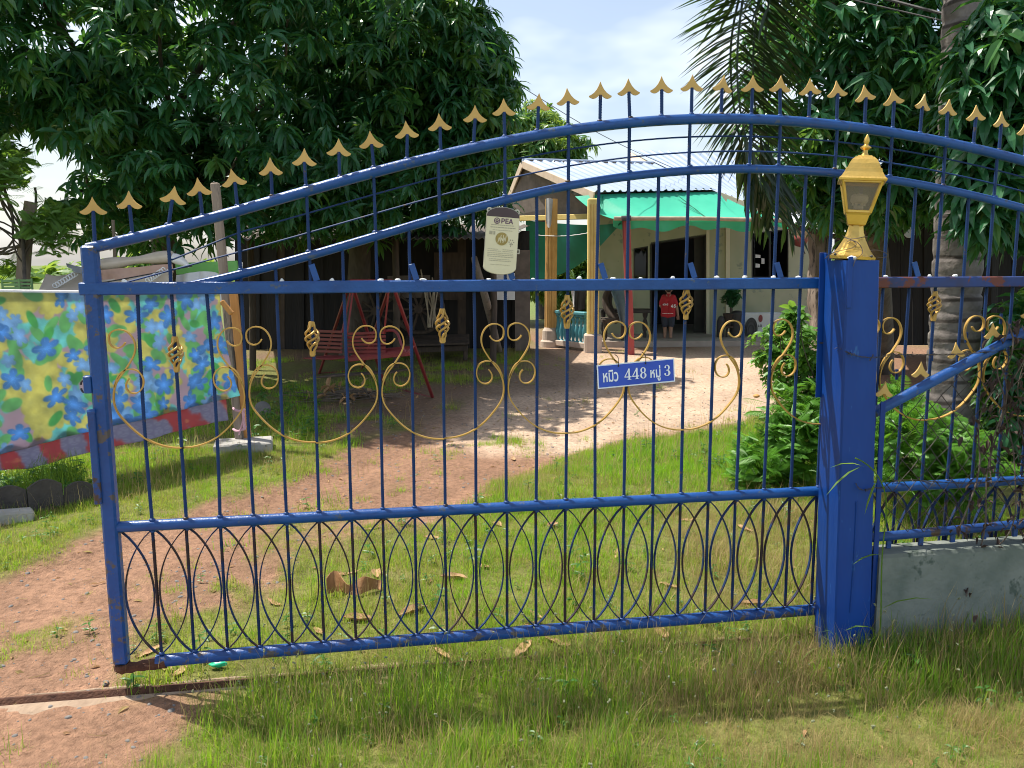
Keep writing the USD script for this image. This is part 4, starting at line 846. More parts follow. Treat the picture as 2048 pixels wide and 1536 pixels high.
# ------------------------------------------------------------------ palm: ringed grey trunk, one frond hanging into view
pb = on_ground(1897, 935); pt = at(1946, -640, 6.45)
palm = thing('palm_tree', 'palm with thick ringed grey trunk behind the side fence', 'palm', pb)
t = np.linspace(0, 1, 330); ax = pb[None]*(1-t)[:, None]+pt[None]*t[:, None]+np.c_[.03*np.sin(t*3), 0*t, 0*t]; zz = ax[:, 2]; ax[0, 2] -= .15
rad = (.175-.035*t+.10*np.exp(-zz*3.))*(1+.05*smoothstep(.0, .35, ((zz/.15+.2*np.sin(zz*5)) % 1))-.07*(((zz/.15+.2*np.sin(zz*5)) % 1) > .88))
obj('trunk', tube(ax, rad, 26), 'ringed_bark', palm, smooth=50)
def frond(pts, n, seed, L=.62, name='frond', lean0=.40):
    r = np.random.default_rng(seed); p = smooth_line(pts, n); tt = np.gradient(p, axis=0); tt /= np.linalg.norm(tt, axis=1, keepdims=True)
    fr = obj(name, tube(p, np.linspace(.020, .004, n), 7), 'palm_leaf', palm, smooth=60)
    for k in range(3, n):
        side = np.cross(tt[k], (0, 0, 1.)); 
        if np.linalg.norm(side) < .25: side = np.cross(tt[k], FH)
        side /= np.linalg.norm(side); nn = np.cross(side, tt[k])
        u = k/n; ll = L*(1-.45*u**3)
        for sg_ in (-1, 1):
            d = tt[k]*(lean0+max(0, u-.72)*3.2)+side*sg_*1.0+nn*r.normal(.0, .22)+r.normal(0, .08, 3)
            q = leaf(p[k], d, ll*r.uniform(.85, 1.1), .032, r.uniform(.06, .26), .3); obj('leaflet', q, 'palm_leaf', fr)
a_ = lambda *p: np.array([at(*q) for q in p])
frond(np.vstack([[pt], a_((1830, -760, 6.4), (1690, -640, 6.2), (1580, -360, 6.), (1510, -120, 5.9), (1478, 60, 5.85), (1478, 200, 5.85), (1505, 320, 5.85), (1545, 420, 5.9))]), 140, 31, .58)
frond(np.vstack([[pt], a_((1860, -900, 6.2), (1760, -820, 6.), (1660, -520, 5.8), (1590, -260, 5.75), (1540, -95, 5.75), (1540, 5, 5.75))]), 90, 32, .50)
frond(np.vstack([[pt], a_((1850, -800, 6.5), (1710, -680, 6.3), (1610, -400, 6.1), (1545, -140, 6.05), (1512, 40, 6.), (1508, 190, 6.), (1530, 310, 6.), (1570, 400, 6.))]), 120, 33, .60)
frond(np.vstack([[pt], a_((1840, -740, 6.6), (1690, -560, 6.4), (1570, -300, 6.2), (1500, -80, 6.15), (1462, 90, 6.1), (1470, 230, 6.1), (1490, 330, 6.1), (1520, 430, 6.1))]), 125, 34, .52)
frond(np.vstack([[pt], a_((1850, -820, 6.7), (1720, -640, 6.6), (1620, -340, 6.4), (1555, -100, 6.35), (1530, 80, 6.3), (1528, 220, 6.3), (1548, 340, 6.3), (1580, 440, 6.3))]), 125, 35, .60)
for k, az in enumerate((.3, 1.4, 2.6, 3.7, 5.3)):
    d = np.array([math.cos(az), math.sin(az), 0]); frond([pt, pt+d*.7+[0, 0, .8], pt+d*1.6+[0, 0, .9], pt+d*2.5+[0, 0, .2], pt+d*3.0+[0, 0, -.9]], 34, 40+k, .6)

# ------------------------------------------------------------------ shrubs and weeds in the yard
def bush(name, label, base, ells, n, seed, shapes, stems, cat='shrub', near=0, size=1., group=None):
    base = np.asarray(base, float); t = thing(name, label, cat, base, group); P, q, r = foliage(ells, n, seed, lambda p, r: p[:, 2] < .03, .35); k = len(P); s = size*r.uniform(.7, 1.25, k)
    for i in range(stems):
        e = P[r.integers(k)]; obj('stem', limb(base+[r.normal(0, .05), r.normal(0, .05), -.02], e, .008, .003, seed*7+i, .2), 'tree_bark', t)
    pr = np.argsort(np.linalg.norm(P-CAM, axis=1))[:near]; rest = np.setdiff1d(np.arange(k), pr)
    for i in pr: m, mm = shapes[r.integers(len(shapes))]; obj('sprig', move(m, P[i], Rt.from_quat(q[i]).as_matrix(), s[i]), mm, t)
    scatter('foliage', shapes, P[rest], q[rest], s[rest], r.integers(0, len(shapes), len(rest)), t); return t
FS_ = [(m, 'feather_leaf') for m in FEATH]; OS_ = [(m, 'shrub_leaf') for m in OVAL]
bush('feathery_bush', 'low feathery green bush behind the gate just left of the blue post', on_ground(1560, 972), [E(1560, 890, 5.75, .26, .25, .26), E(1615, 860, 5.7, .2, .2, .33), E(1505, 920, 5.6, .16, .2, .17), E(1570, 800, 5.8, .15, .15, .14)], 165, 51, FS_, 9, near=50)
bush('leafy_shrub', 'taller shrub with pale oval leaves beside the rough bark post', on_ground(1615, 850), [E(1590, 740, 7.6, .34, .3, .30), E(1545, 690, 7.7, .22, .2, .17), E(1575, 655, 7.6, .12, .15, .14), E(1640, 770, 7.5, .25, .3, .3), E(1610, 690, 7.4, .2, .2, .2)], 330, 52, OS_, 10, near=50)
sp_ = E(1588, 625, 7.2, .07, .08, .07); bush('shrub_shoot', 'single upright leafy shoot above the shrub in front of the house wall', on_ground(1625, 860), [sp_, E(1578, 650, 7.2, .07, .06, .06)], 26, 53, OS_, 5, size=1.25)
bush('feathery_bush', 'dark feathery bush behind the side fence at the foot of the palm', on_ground(1830, 990), [E(1830, 900, 4.9, .30, .28, .30), E(1930, 930, 4.8, .26, .25, .26), E(1780, 830, 5.2, .14, .2, .28)], 220, 54, FS_+[(m, 'weed_leaf') for m in WEED], 8, near=40)
bush('leafy_shrub', 'broad-leaved shrub in the shade right of the palm trunk', on_ground(2040, 900), [E(2030, 790, 6., .32, .3, .42), E(2090, 650, 6., .3, .3, .5)], 300, 55, OS_+[(MANGO[1], 'mango_leaf')], 6, near=30)
mg = trimesh.creation.icosphere(2, .022); obj('marigold', move((np.array(mg.vertices)*[1, 1, .6]*(1+.25*(meshkit.noise(np.array(mg.vertices)*160)[:, None]-.5)), mg.faces), at(1513, 792, 5.6)), 'orange_wood', smooth=True, label='small orange flower on top of the feathery bush', cat='flower')
stem_ = at(1513, 792, 5.6); 
# dry climber on the fence at the right edge
dv = thing('dry_vine', 'dead brown climbing vine hanging over the right end of the side fence', 'vine', (3.7, FYY, .5))
r = np.random.default_rng(61); ls = []
for k in range(24):
    x = r.uniform(3.40, 4.1); z0 = slope(x)+r.uniform(-.05, .12); p = [[x, FYY-.03, z0]]; 
    for j in range(6): p.append([p[-1][0]+r.normal(0, .035), FYY-.03+r.normal(0, .02), p[-1][2]-r.uniform(.06, .22)])
    if p[-1][2] < .2: p[-1][2] = .2
    c = smooth_line(p, 30); obj('stem', tube(c, r.uniform(.0018, .004), 5), 'dry_stem', dv)
    for j in range(40):
        q = c[r.integers(30)]; d = r.normal(size=3); ls.append(leaf(q+r.normal(0, .025, 3), d, r.uniform(.025, .06), r.uniform(.008, .022), r.uniform(.3, 1.6), r.uniform(.2, .8)))
for m in ls[:250]: obj('dry_leaf', m, 'dry_vine', dv)
obj('dry_leaves', join(ls[250:]), 'dry_vine', dv, kind='stuff')
# a stray grass stem tied along the post
obj('grass_stem', join([tube(smooth_line([[2.915, -.25, .02], [2.905, -.262, .3], [2.90, -.262, .5], [2.885, -.265, .72], [2.83, -.265, .80], [2.76, -.26, .845]], 30), .0028, 5)]+[leaf(p, d, L, .011, .5) for p, d, L in (((2.80, -.265, .81), (-1, -.1, .6), .16), ((2.79, -.265, .815), (-1, -.2, -.1), .20), ((2.86, -.265, .77), (-.5, -.1, -.8), .16), ((2.90, -.262, .45), (-1, -.1, .3), .14), ((2.905, -.26, .22), (.8, -.2, .7), .22), ((2.91, -.255, .12), (-.7, -.3, .7), .24))]), 'grass_green', label='long green grass stem bending across the front of the blue post', cat='grass stem')

# ------------------------------------------------------------------ the washing on its line, left
LA, LB = at(0, 584, 5.55), at(447, 577, 6.95)
LD = LB-LA; LD[2] = 0; Llen = np.linalg.norm(LD); LD /= Llen; LN = np.cross(LD, [0, 0, 1.]); LN /= np.linalg.norm(LN)
if LN @ (CAM-LA) < 0: LN = -LN
def on_line_plane(px, py): d = ray(px, py); k = ((LA-CAM) @ LN)/(d @ LN); P = CAM+d*k; return (P-LA) @ LD, P[2]
hem_o = np.array([on_line_plane(*p) for p in [(-120, 962), (0, 940), (60, 936), (171, 907), (300, 876), (441, 842)]])
hem_i = np.array([on_line_plane(*p) for p in [(-120, 935), (20, 902), (100, 881), (191, 859), (376, 816), (480, 790)]])
top_z = lambda s: LA[2]+(LB[2]-LA[2])*s/Llen-.02*np.sin(PI*np.clip(s/Llen, 0, 1))
# the printed flowers
pr_ = np.random.default_rng(71)
def paint(sx, sz):
    c = np.tile(np.array([.56, .40, .50]), (len(sx), 1)); c += (.10*(fb(sx, sz, 6., 81)-.5))[:, None]
    def blob(x, y, a, b, th, col, pet=0, soft=.12, depth=.35, vein=0):
        dx, dy = sx-x, sz-y; near = (np.abs(dx) < 1.6*max(a, b)) & (np.abs(dy) < 1.6*max(a, b)); dx, dy = dx[near], dy[near]
        u_, v_ = (dx*math.cos(th)+dy*math.sin(th))/a, (-dx*math.sin(th)+dy*math.cos(th))/b; rr_ = np.hypot(u_, v_); ph = np.arctan2(v_, u_)
        edge = 1. if not pet else (1-depth)+depth*np.abs(np.cos(ph*pet/2)) ** .7
        m = smoothstep(1.0, 1.0-soft, rr_/edge)
        cc = np.asarray(col)*(1+.55*(1-rr_)[:, None]*vein+.45*(fb(sx[near], sz[near], 14., 83)-.5)[:, None]*2)
        if vein: cc = cc+np.array([.10, .18, .22])*(np.exp(-rr_*4)+.5*(np.abs(np.sin(ph*pet/2*2)) < .18)*(rr_ < .8))[:, None]*vein
        c[near] = c[near]*(1-m[:, None])+cc*m[:, None]
    def many(n, f):
        for _ in range(n): f(pr_.uniform(-.9, 2.6), pr_.uniform(.15, 1.6))
    many(190, lambda x, y: blob(x, y, pr_.uniform(.07, .14), pr_.uniform(.05, .09), pr_.uniform(0, 3), (.22, .56, .58), 5, .22, .3, .4))
    many(170, lambda x, y: blob(x, y, pr_.uniform(.08, .14), pr_.uniform(.075, .12), pr_.uniform(0, 3), (.64, .58, .19), 5, .16, .4, .25))
    many(230, lambda x, y: blob(x, y, pr_.uniform(.055, .095), pr_.uniform(.030, .05), pr_.uniform(0, 3), (.24, .54, .22), 0, .16))
    many(70, lambda x, y: blob(x, y, pr_.uniform(.05, .08), pr_.uniform(.03, .045), pr_.uniform(0, 3), (.12, .45, .13), 0, .25))
    many(120, lambda x, y: blob(x, y, pr_.uniform(.05, .085), pr_.uniform(.05, .075), pr_.uniform(0, 3), (.26, .42, .68), 5, .16, .55, .6))
    many(95, lambda x, y: blob(x, y, pr_.uniform(.06, .12), pr_.uniform(.05, .10), pr_.uniform(0, 3), (.085, .24, .54), 5, .12, .66, 1.))
    return c*.74+.26*np.array([.42, .56, .56])
def paint_border(sx, sz):
    c = np.tile(np.array([.33, .32, .45]), (len(sx), 1)); w = np.sin(sx*15.+3*np.sin(sx*3)+sz*9)
    k = smoothstep(-.1, .35, w+3.2*(fb(sx, sz, 9., 91)-.5)); redc = np.array([.50, .15, .17])+np.array([.12, .16, .05])*smoothstep(.55, .7, fb(sx, sz, 16., 92))[:, None]
    c = c*(1-k[:, None])+redc*k[:, None]
    gx_, gz_ = (sx*11) % 1-.5, (sz*11+.5*np.floor(sx*11)) % 1-.5; rr_ = np.hypot(gx_, gz_); ringm = np.maximum(np.exp(-((rr_-.38)/.06)**2), np.exp(-((rr_-.2)/.06)**2))*(1-k)
    return c*(1-.35*ringm[:, None])+np.array([.5, .52, .62])*.35*ringm[:, None]
printed('flower_print', .85, .66, .2, 60.); printed('border_print', .85, .5, .2, 60.)
def hung(name, hem, off, s0, s1, ns, nz, painter, m, th=.006, parent=None, amp=1.):
    s = np.linspace(s0, s1, ns); v = np.linspace(0, 1, nz); tz = np.interp(s, hem_i[:, 0], hem_i[:, 1])+.05; bz_ = np.interp(s, hem[:, 0], hem[:, 1]); 
    Zg = tz[None]*(1-v)[:, None]+bz_[None]*v[:, None]; Sg = np.broadcast_to(s, Zg.shape)+.0*Zg
    wav = amp*(.020*np.sin(Sg*7+1.3)+.010*np.sin(Sg*23+3*np.sin(Sg*4))*v[:, None]+.045*(fb(Sg.ravel(), Zg.ravel(), 2.2, 95).reshape(Zg.shape)-.5)*(.3+v[:, None]))
    Pt = LA[None, None]*[1, 1, 0]+Sg[..., None]*LD+(off+wav)[..., None]*LN+Zg[..., None]*[0, 0, 1.]
    v_, f_ = sheet(Pt, th); col = painter(Sg.ravel(), Zg.ravel()); return obj(name, (v_, f_), m, parent, smooth=True, color=np.vstack([col, col])), Pt
bl = thing('flowered_blanket', 'blue, yellow and green flowered blanket hung over a line, left of the gate', 'blanket', LA*[1, 1, 0]+[0, 0, LA[2]])
sR = on_line_plane(443, 700)[0]; sR2 = on_line_plane(476, 790)[0]
hung('border', hem_o, .0, -.75, sR+.01, 150, 70, paint_border, 'border_print', parent=bl)
ss_ = np.linspace(-.12, sR2, 330); 
# front fold: its right edge slants outward towards the hem
def front():
    ns, nz = 330, 170; v = np.linspace(0, 1, nz); s0 = np.linspace(-.55, sR, ns); 
    q = (s0-s0[0])/(s0[-1]-s0[0]); Sg = s0[None]+(sR2-sR)*np.clip((v[:, None]-.25)/.75, 0, 1)**1.3*q[None]**6
    Sg = Sg+np.where(Sg < .12, 0, 0); hz = np.interp(Sg[-1], hem_i[:, 0], hem_i[:, 1]); Zg = top_z(s0)[None]*(1-v)[:, None]+hz[None]*v[:, None]
    wav = .020*np.sin(Sg*7+1.3)*v[:, None]+.010*np.sin(Sg*23+3*np.sin(Sg*4))*v[:, None]**1.5+.055*(fb(Sg.ravel(), Zg.ravel(), 2.2, 95).reshape(Zg.shape)-.5)*(.3+v[:, None])
    Pt = LA[None, None]*[1, 1, 0]+Sg[..., None]*LD+(.016+wav)[..., None]*LN+Zg[..., None]*[0, 0, 1.]
    v_, f_ = sheet(Pt, .006); col = paint(Sg.ravel(), Zg.ravel()); obj('flowered_side', (v_, f_), 'flower_print', bl, smooth=True, color=np.vstack([col, col]))
front()
s = np.linspace(-.75, sR, 40); obj('top_fold', tube(LA[None]*[1, 1, 0]+s[:, None]*LD+np.c_[0*s, 0*s, top_z(s)+.004], .016, 10), 'white_cloth', bl, smooth=60)
obj('clothes_line', tube(smooth_line([LA-LD*1.2+[0, 0, .02], LA+LD*.6-[0, 0, .01], LB], 20), .004, 6), 'bamboo', label='line that carries the flowered blanket', cat='clothes line')
wp = thing('wooden_post', 'tall weathered timber post holding the end of the clothes line', 'post', on_ground(484, 893))
Wd = 7.04; wb, wt = on_ground(482, 893), at(430, 366, 7.2)
obj('grey_timber', beam(wb-[0, 0, .1], wt, .07, .06, .010, FH), 'grey_wood', wp); obj('orange_timber', beam(on_ground(497, 890)-[0, 0, .05], at(466, 575, 7.05), .062, .05, .006, FH), 'orange_wood', wp)
obj('cleat', beam(at(443, 602, 6.95), at(464, 628, 6.95), .04, .04, .006), 'orange_wood', wp)
obj('ribbon', join([tube(smooth_line(a_((466, 816, 6.93), (478, 822, 6.9), (490, 818, 6.92)), 8), .010, 6), tube(smooth_line(a_((466, 858, 6.93), (478, 862, 6.9), (492, 852, 6.92)), 8), .010, 6), beam(at(486, 820, 6.92), at(489, 860, 6.92), .05, .012, .003), beam(at(487, 836, 6.9), at(478, 870, 6.9), .02, .01, .003)]), 'pink_ribbon', wp)
c = on_ground(488, 897); obj('concrete_slab', box(c+[.0, .0, .02], (.48, .30, .10), rot([0, 0, 1], .12), .012), 'concrete', label='small concrete slab at the foot of the timber post', cat='slab')
# planter edge of tiles with plants, under the blanket
pk = thing('tile_edging', 'dark scalloped tile edging of a planting bed below the blanket', 'edging', on_ground(60, 1025))
e0, e1 = on_ground(-260, 1080), on_ground(192, 1000); L_ = np.linalg.norm(e1-e0); dd = (e1-e0)/L_; nn_ = np.cross(dd, [0, 0, 1.]); k_ = 6; w_ = L_/k_
for k in range(k_):
    h = .17+.035*math.sin(k*2.2); o = sg.Polygon([(0, -.05), (w_*.985, -.05)]+[(w_*.985*(1-a), h-.030+.045*math.sin(PI*a)) for a in np.linspace(0, 1, 9)])
    obj('tile', extr(o, .03, e0+dd*w_*k+nn_*(.010*(-1) ** k), dd, [0, 0, 1.]), 'grey_bricks', pk)
r = np.random.default_rng(73); n = 420; tt = r.uniform(0, 1, n); q_ = e0+(e1-e0)*tt[:, None]-nn_*(np.sign(nn_ @ FH)*-1)*r.uniform(.05, .85, n)[:, None]*[1, 1, 0]; q_[:, 2] = r.uniform(.02, .16, n)
scatter('bed_plants', [(m, 'weed_leaf') for m in WEED]+[(m, 'shrub_leaf') for m in OVAL]+[(m, 'grass_green') for m in LONG_G], q_, quats(r.uniform(0, 6.28, n), r.uniform(0, .5, n), r.uniform(0, 6.28, n)), r.uniform(.6, 1.2, n), r.integers(0, 11, n), label='small leafy plants in the bed below the blanket', category='plants')
c = on_ground(12, 1045); obj('concrete_block', box(c+[0, 0, .03], (.30, .12, .09), rot([0, 0, 1], .5) @ rot([0, 1, 0], .1), .012), 'concrete', label='broken pale concrete block lying by the tile edging', cat='block')

# stacked things behind the blanket
p0, p1 = at(40, 640, 8.3), at(62, 404, 8.3); p0[2] = 0
lp_ = thing('bare_pole', 'bare grey tree-trunk pole leaning at the far left', 'pole', p0)
obj('pole', tube(smooth_line([p0, at(46, 560, 8.3), at(52, 480, 8.3), p1], 20), np.linspace(.075, .058, 20), 12), 'grey_wood', lp_, smooth=50)
aw = thing('folded_awning', 'folded beige canvas awning lying behind the blanket', 'awning', at(250, 640, 8.3)*[1, 1, 0])
obj('canvas_roll', tube(smooth_line(a_((195, 530, 8.3), (240, 525, 8.3), (300, 517, 8.3), (345, 513, 8.3)), 20), .05+.012*np.sin(np.linspace(0, 9, 20)), 12), 'canvas_beige', aw, smooth=60)
obj('roll_end', tube(smooth_line(a_((345, 515, 8.28), (362, 522, 8.28), (378, 534, 8.26)), 10), [.045, .05, .052, .05, .046, .04, .034, .028, .02, .012], 10), 'white_cloth', aw, smooth=60)
def flap(name, top, bot, m, th=.01, n=14):
    T, B_ = smooth_line(a_(*top), 24), smooth_line(a_(*bot), 24); v = np.linspace(0, 1, n)[:, None, None]; Pt = T[None]*(1-v)+B_[None]*v+.03*FH*np.sin(np.linspace(0, 14, 24))[None, :, None]*v
    obj(name, sheet(Pt, th), m, aw, smooth=60)
flap('pink_flap', ((190, 541, 8.25), (260, 536, 8.25), (345, 528, 8.25)), ((195, 566, 8.2), (260, 558, 8.2), (345, 545, 8.2)), 'canvas_pink')
flap('beige_flap', ((190, 562, 8.2), (260, 555, 8.2), (345, 542, 8.2)), ((190, 600, 8.1), (260, 600, 8.1), (345, 600, 8.1)), 'canvas_beige')
flap('canvas_drape', ((92, 548, 8.1), (125, 552, 8.2), (160, 540, 8.3), (196, 528, 8.3)), ((70, 600, 7.9), (110, 602, 7.9), (150, 602, 8.0), (196, 600, 8.1)), 'canvas_beige')
flap('torn_canvas', ((132, 528, 8.2), (150, 533, 8.2), (175, 536, 8.2), (196, 530, 8.2)), ((134, 534, 8.1), (152, 545, 8.1), (172, 550, 8.1), (196, 548, 8.1)), 'grey_cloth')
for q in (((108, 573, 8.0), (150, 548, 8.1)), ((294, 562, 8.05), (330, 538, 8.15))):
    A_, B_ = at(*q[0]), at(*q[1]); t = np.linspace(0, 1, 80); ph = t*2*PI*8; obj('lacing', tube(A_[None]*(1-t)[:, None]+B_[None]*t[:, None]+.024*np.c_[np.cos(ph), 0*ph, np.sin(ph)], .005, 5), 'white_bits', aw)
obj('tarp_edge', tube(smooth_line(a_((196, 567, 8.1), (300, 548, 8.1), (384, 532, 8.1)), 14), .007, 6), 'dark_metal', aw)
obj('green_board', join([beam(at(352, 538, 8.6), at(476, 533, 8.6), .03, .12, .006), ]), 'green_board', label='light green painted board on edge behind the blanket', cat='board'); obj('board_end', beam(at(477, 540, 8.56), at(484, 541, 8.56), .03, .17, .006), 'white_cloth', label='white square end piece beside the light green board', cat='board')
T, B_ = smooth_line(a_((352, 551, 8.4), (390, 545, 8.4), (420, 544, 8.4), (446, 556, 8.4)), 20), smooth_line(a_((350, 610, 8.2), (390, 610, 8.2), (420, 610, 8.2), (450, 610, 8.2)), 20); v = np.linspace(0, 1, 12)[:, None, None]
obj('white_sack', sheet(T[None]*(1-v)+B_[None]*v+.04*FH*np.sin(np.linspace(0, 17, 20))[None, :, None], .01), 'white_cloth', smooth=60, label='crumpled white cloth sack beneath the light green board', cat='sack')
cr = thing('green_crate', 'small open green plastic crate on the far left behind the blanket', 'crate', at(24, 575, 7.6))
A_, B_, C_ = at(6, 584, 7.6), at(40, 584, 7.6), at(38, 562, 7.6)
for z in np.linspace(A_[2], C_[2], 4): obj('slat', beam([A_[0], A_[1], z], [B_[0], B_[1], z], .012, .022, .002), 'crate_green', cr); obj('slat', beam(np.array([A_[0], A_[1], z])+FH*.2, np.array([B_[0], B_[1], z])+FH*.2, .012, .022, .002), 'crate_green', cr)
for p in (A_, B_): 
    for o in (0, .2): obj('corner', beam(p+FH*o, [p[0]+FH[0]*o, p[1]+FH[1]*o, C_[2]+.02], .016, .016, .002), 'crate_green', cr)
obj('bench_top', box(at(60, 592, 7.7)-[0, 0, .02], (1.0, .5, .03), rot([0, 0, 1], -.16), .006), 'dark_wood', label='plank under the green crate behind the blanket', cat='plank'); 
obj('thin_stake', tube([at(236, 640, 8.8), at(226, 440, 8.8)], .017, 7), 'grey_wood', label='thin pale stake standing behind the folded awning', cat='stake')
# ------------------------------------------------------------------ shed and clutter in the shade of the mango trees
DS = 15.2
def upright(pxs, D, th, away=True):
    """a panel standing upright D metres off; outline given as seen, holes as further lists"""
    def q(l): return [((at(*p, D)-CAM) @ RH, at(*p, D)[2]) for p in l]
    poly = sg.Polygon(q(pxs[0]), [q(h) for h in pxs[1:]]).buffer(0)
    return extr(poly, th, np.array([CX, CY, 0.])+FH*D, RH, [0, 0, 1.], FH)
sh = thing('open_shed', 'dark open timber shed under the mango trees', 'shed', at(780, 640, DS)*[1, 1, 0])
r = np.random.default_rng(81); x = 470.
while x < 1048:
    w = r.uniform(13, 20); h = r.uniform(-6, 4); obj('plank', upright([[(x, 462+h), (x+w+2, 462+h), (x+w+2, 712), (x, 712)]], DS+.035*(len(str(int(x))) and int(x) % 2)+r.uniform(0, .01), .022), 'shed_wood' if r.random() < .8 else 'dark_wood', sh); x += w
F0, F1, B0, B1 = at(440, 480, 11.6), at(1000, 476, 12.2), at(440, 446, 15.6), at(1060, 450, 15.6)
u = np.linspace(0, 1, 161)[None, :, None]; v = np.linspace(0, 1, 4)[:, None, None]; Pt = (F0*(1-u)+F1*u)*(1-v)+(B0*(1-u)+B1*u)*v; Pt = Pt+np.array([0, 0, .018])*np.sin(u*2*PI*40)
obj('roof_sheet', sheet(Pt, .006), 'soffit', sh)  # roof added to keep the sun out and the shed interior dark
for px, D in ((500, 12.2), (790, 12.4), (985, 12.6)):
    a = at(px, 640, D); a[2] = -.1; b = at(px, 474, D); obj('post', tube([a, (a+b)/2+[.02, 0, 0], b], .05, 9), 'dark_wood', sh, smooth=50)
obj('side_wall', join([upright([[(1030, 500), (1060, 500), (1060, 705), (1030, 705)]], 14.8, .03)]), 'soffit', sh)
obj('roof_panel', upright([[(868, 505), (932, 505), (932, 600), (868, 600)]], 14.9, .01), 'dark_wood', label='upright corrugated grey sheet leaning at the back of the shed', cat='metal sheet')
obj('paper_notice', upright([[(991, 546), (1030, 546), (1030, 600), (991, 600)]], 14.6, .004), 'white_cloth', label='white paper notice on the shed post', cat='notice')
obj('board', upright([[(775, 552), (860, 550), (860, 595), (775, 597)]], 14.4, .02), 'soffit', label='brown board standing behind the old cart wheels', cat='board')
def wheel(px, py, rpx, D, label):
    c = at(px, py, D); R_ = rpx/F*D*1.0; t = thing('cart_wheel', label, 'wheel', c); th = np.linspace(0, 2*PI, 33)[:-1]; tilt = rot(RH, .12)
    pt_ = lambda a, b: c+(tilt @ (RH*a+np.array([0, 0, 1.])*b))
    obj('rim', tube(np.array([pt_(R_*math.cos(a), R_*math.sin(a)) for a in th]), .035, 7, closed=True, cap=False), 'dark_wood', t, smooth=60)
    obj('hub', tube([c-FH*.09, c+FH*.09], .07, 10), 'dark_wood', t)
    for a in np.arange(10)*2*PI/10: obj('spoke', beam(c, pt_(R_*math.cos(a), R_*math.sin(a)), .03, .035, .004), 'dark_wood', t)
wheel(838, 618, 48, 13.4, 'old wooden cart wheel leaning behind the low platform'); wheel(752, 622, 46, 13.7, 'old wooden cart wheel half hidden behind the red swing')
st = thing('stick_bundle', 'bundle of thin pale canes leaning beside the cart wheel', 'canes', at(865, 660, 13.0))
for k in range(9): obj('cane', tube([at(868+r.uniform(-12, 14), 655, 13.), at(848+k*3+r.uniform(-8, 8), 535+r.uniform(0, 40), 13.2)], .011, 5), 'bamboo', st)
pf = thing('low_platform', 'low wooden sitting platform in front of the shed', 'platform', at(880, 720, 12.6)*[1, 1, 0])
pa = on_ground(935, 722); D0 = (pa-CAM) @ FH
for k in range(7): obj('board', beam(at(812, 690-k*2.6, D0+k*.16), at(938, 686-k*2.6, D0+k*.16), .14, .035, .005), 'dark_wood', pf)
for px, dz in ((824, .1), (930, .1), (824, 1.), (930, 1.)):
    a = at(px, 640, D0+dz); b = a.copy(); a[2] = 0; b[2] = at(px, 692, D0)[2]; obj('leg', beam(a, b, .07, .07, .006), 'dark_wood', pf)
obj('skirt_rail', beam(at(814, 700, D0+.04), at(936, 696, D0+.04), .04, .09, .006), 'dark_wood', pf)
obj('leaning_pole', tube([on_ground(998, 703), at(972, 600, 12.3), at(948, 515, 12.6)], [.062, .058, .05], 9), 'grey_wood', smooth=50, label='thick grey pole leaning against the shed near the meter card', cat='pole')
# red garden swing
D1, D2 = 8.75, 8.1
sw = thing('garden_swing', 'red metal garden swing with two slatted benches in the tree shade', 'swing', on_ground(752, 770))
ap1, ap2 = at(702, 562, 8.9), at(783, 563, 8.25)
feet = [on_ground(638, 748), on_ground(770, 772), on_ground(722, 742), on_ground(866, 797)]
for a, b in ((ap1, feet[0]), (ap1, feet[1]), (ap2, feet[2]), (ap2, feet[3])): obj('leg', tube([b, a], .020, 8), 'red_paint', sw)
obj('top_bar', tube([ap1, ap2], .022, 8), 'red_paint', sw); obj('foot_bar', tube([feet[3], feet[1]], .018, 8), 'red_paint', sw); obj('foot_bar', tube([feet[0], feet[2]], .018, 8), 'red_paint', sw)
for k in range(6): obj('back_slat', beam(at(690, 668+k*7.2, 8.75+.0*k), at(771, 665+k*7.6, 8.45), .012, .028, .003), 'red_paint', sw)
for k in range(6): obj('seat_slat', beam(at(700+k*3, 716-k*2.6, 8.55+.08*k), at(817+k*2, 704-k*2.2, 8.2+.08*k), .06, .016, .003), 'red_paint', sw)
obj('seat_frame', join([beam(at(698, 720, 8.5), at(820, 708, 8.15), .03, .035, .003), tube(smooth_line(a_((771, 662, 8.45), (795, 668, 8.35), (803, 690, 8.25), (812, 704, 8.2)), 14), .014, 7), tube(a_((690, 664, 8.75), (696, 720, 8.55)), .014, 7)]), 'red_paint', sw)
for k in range(6): obj('back_slat', beam(at(630, 662+k*8, 9.3), at(684, 664+k*8, 8.95), .012, .030, .003), 'red_paint', sw)
obj('seat_slat', beam(at(632, 714, 9.2), at(688, 716, 8.85), .34, .016, .004), 'red_paint', sw)
for a, b in (((707, 575, 8.85), (694, 668, 8.75)), ((778, 577, 8.3), (768, 668, 8.45)), ((703, 575, 8.9), (684, 665, 8.95))): obj('hanger', tube(a_(a, b), .010, 6), 'red_paint', sw)
obj('floor_bar', beam(at(650, 752, 8.9), at(800, 742, 8.4), .30, .016, .004), 'dark_wood', sw)
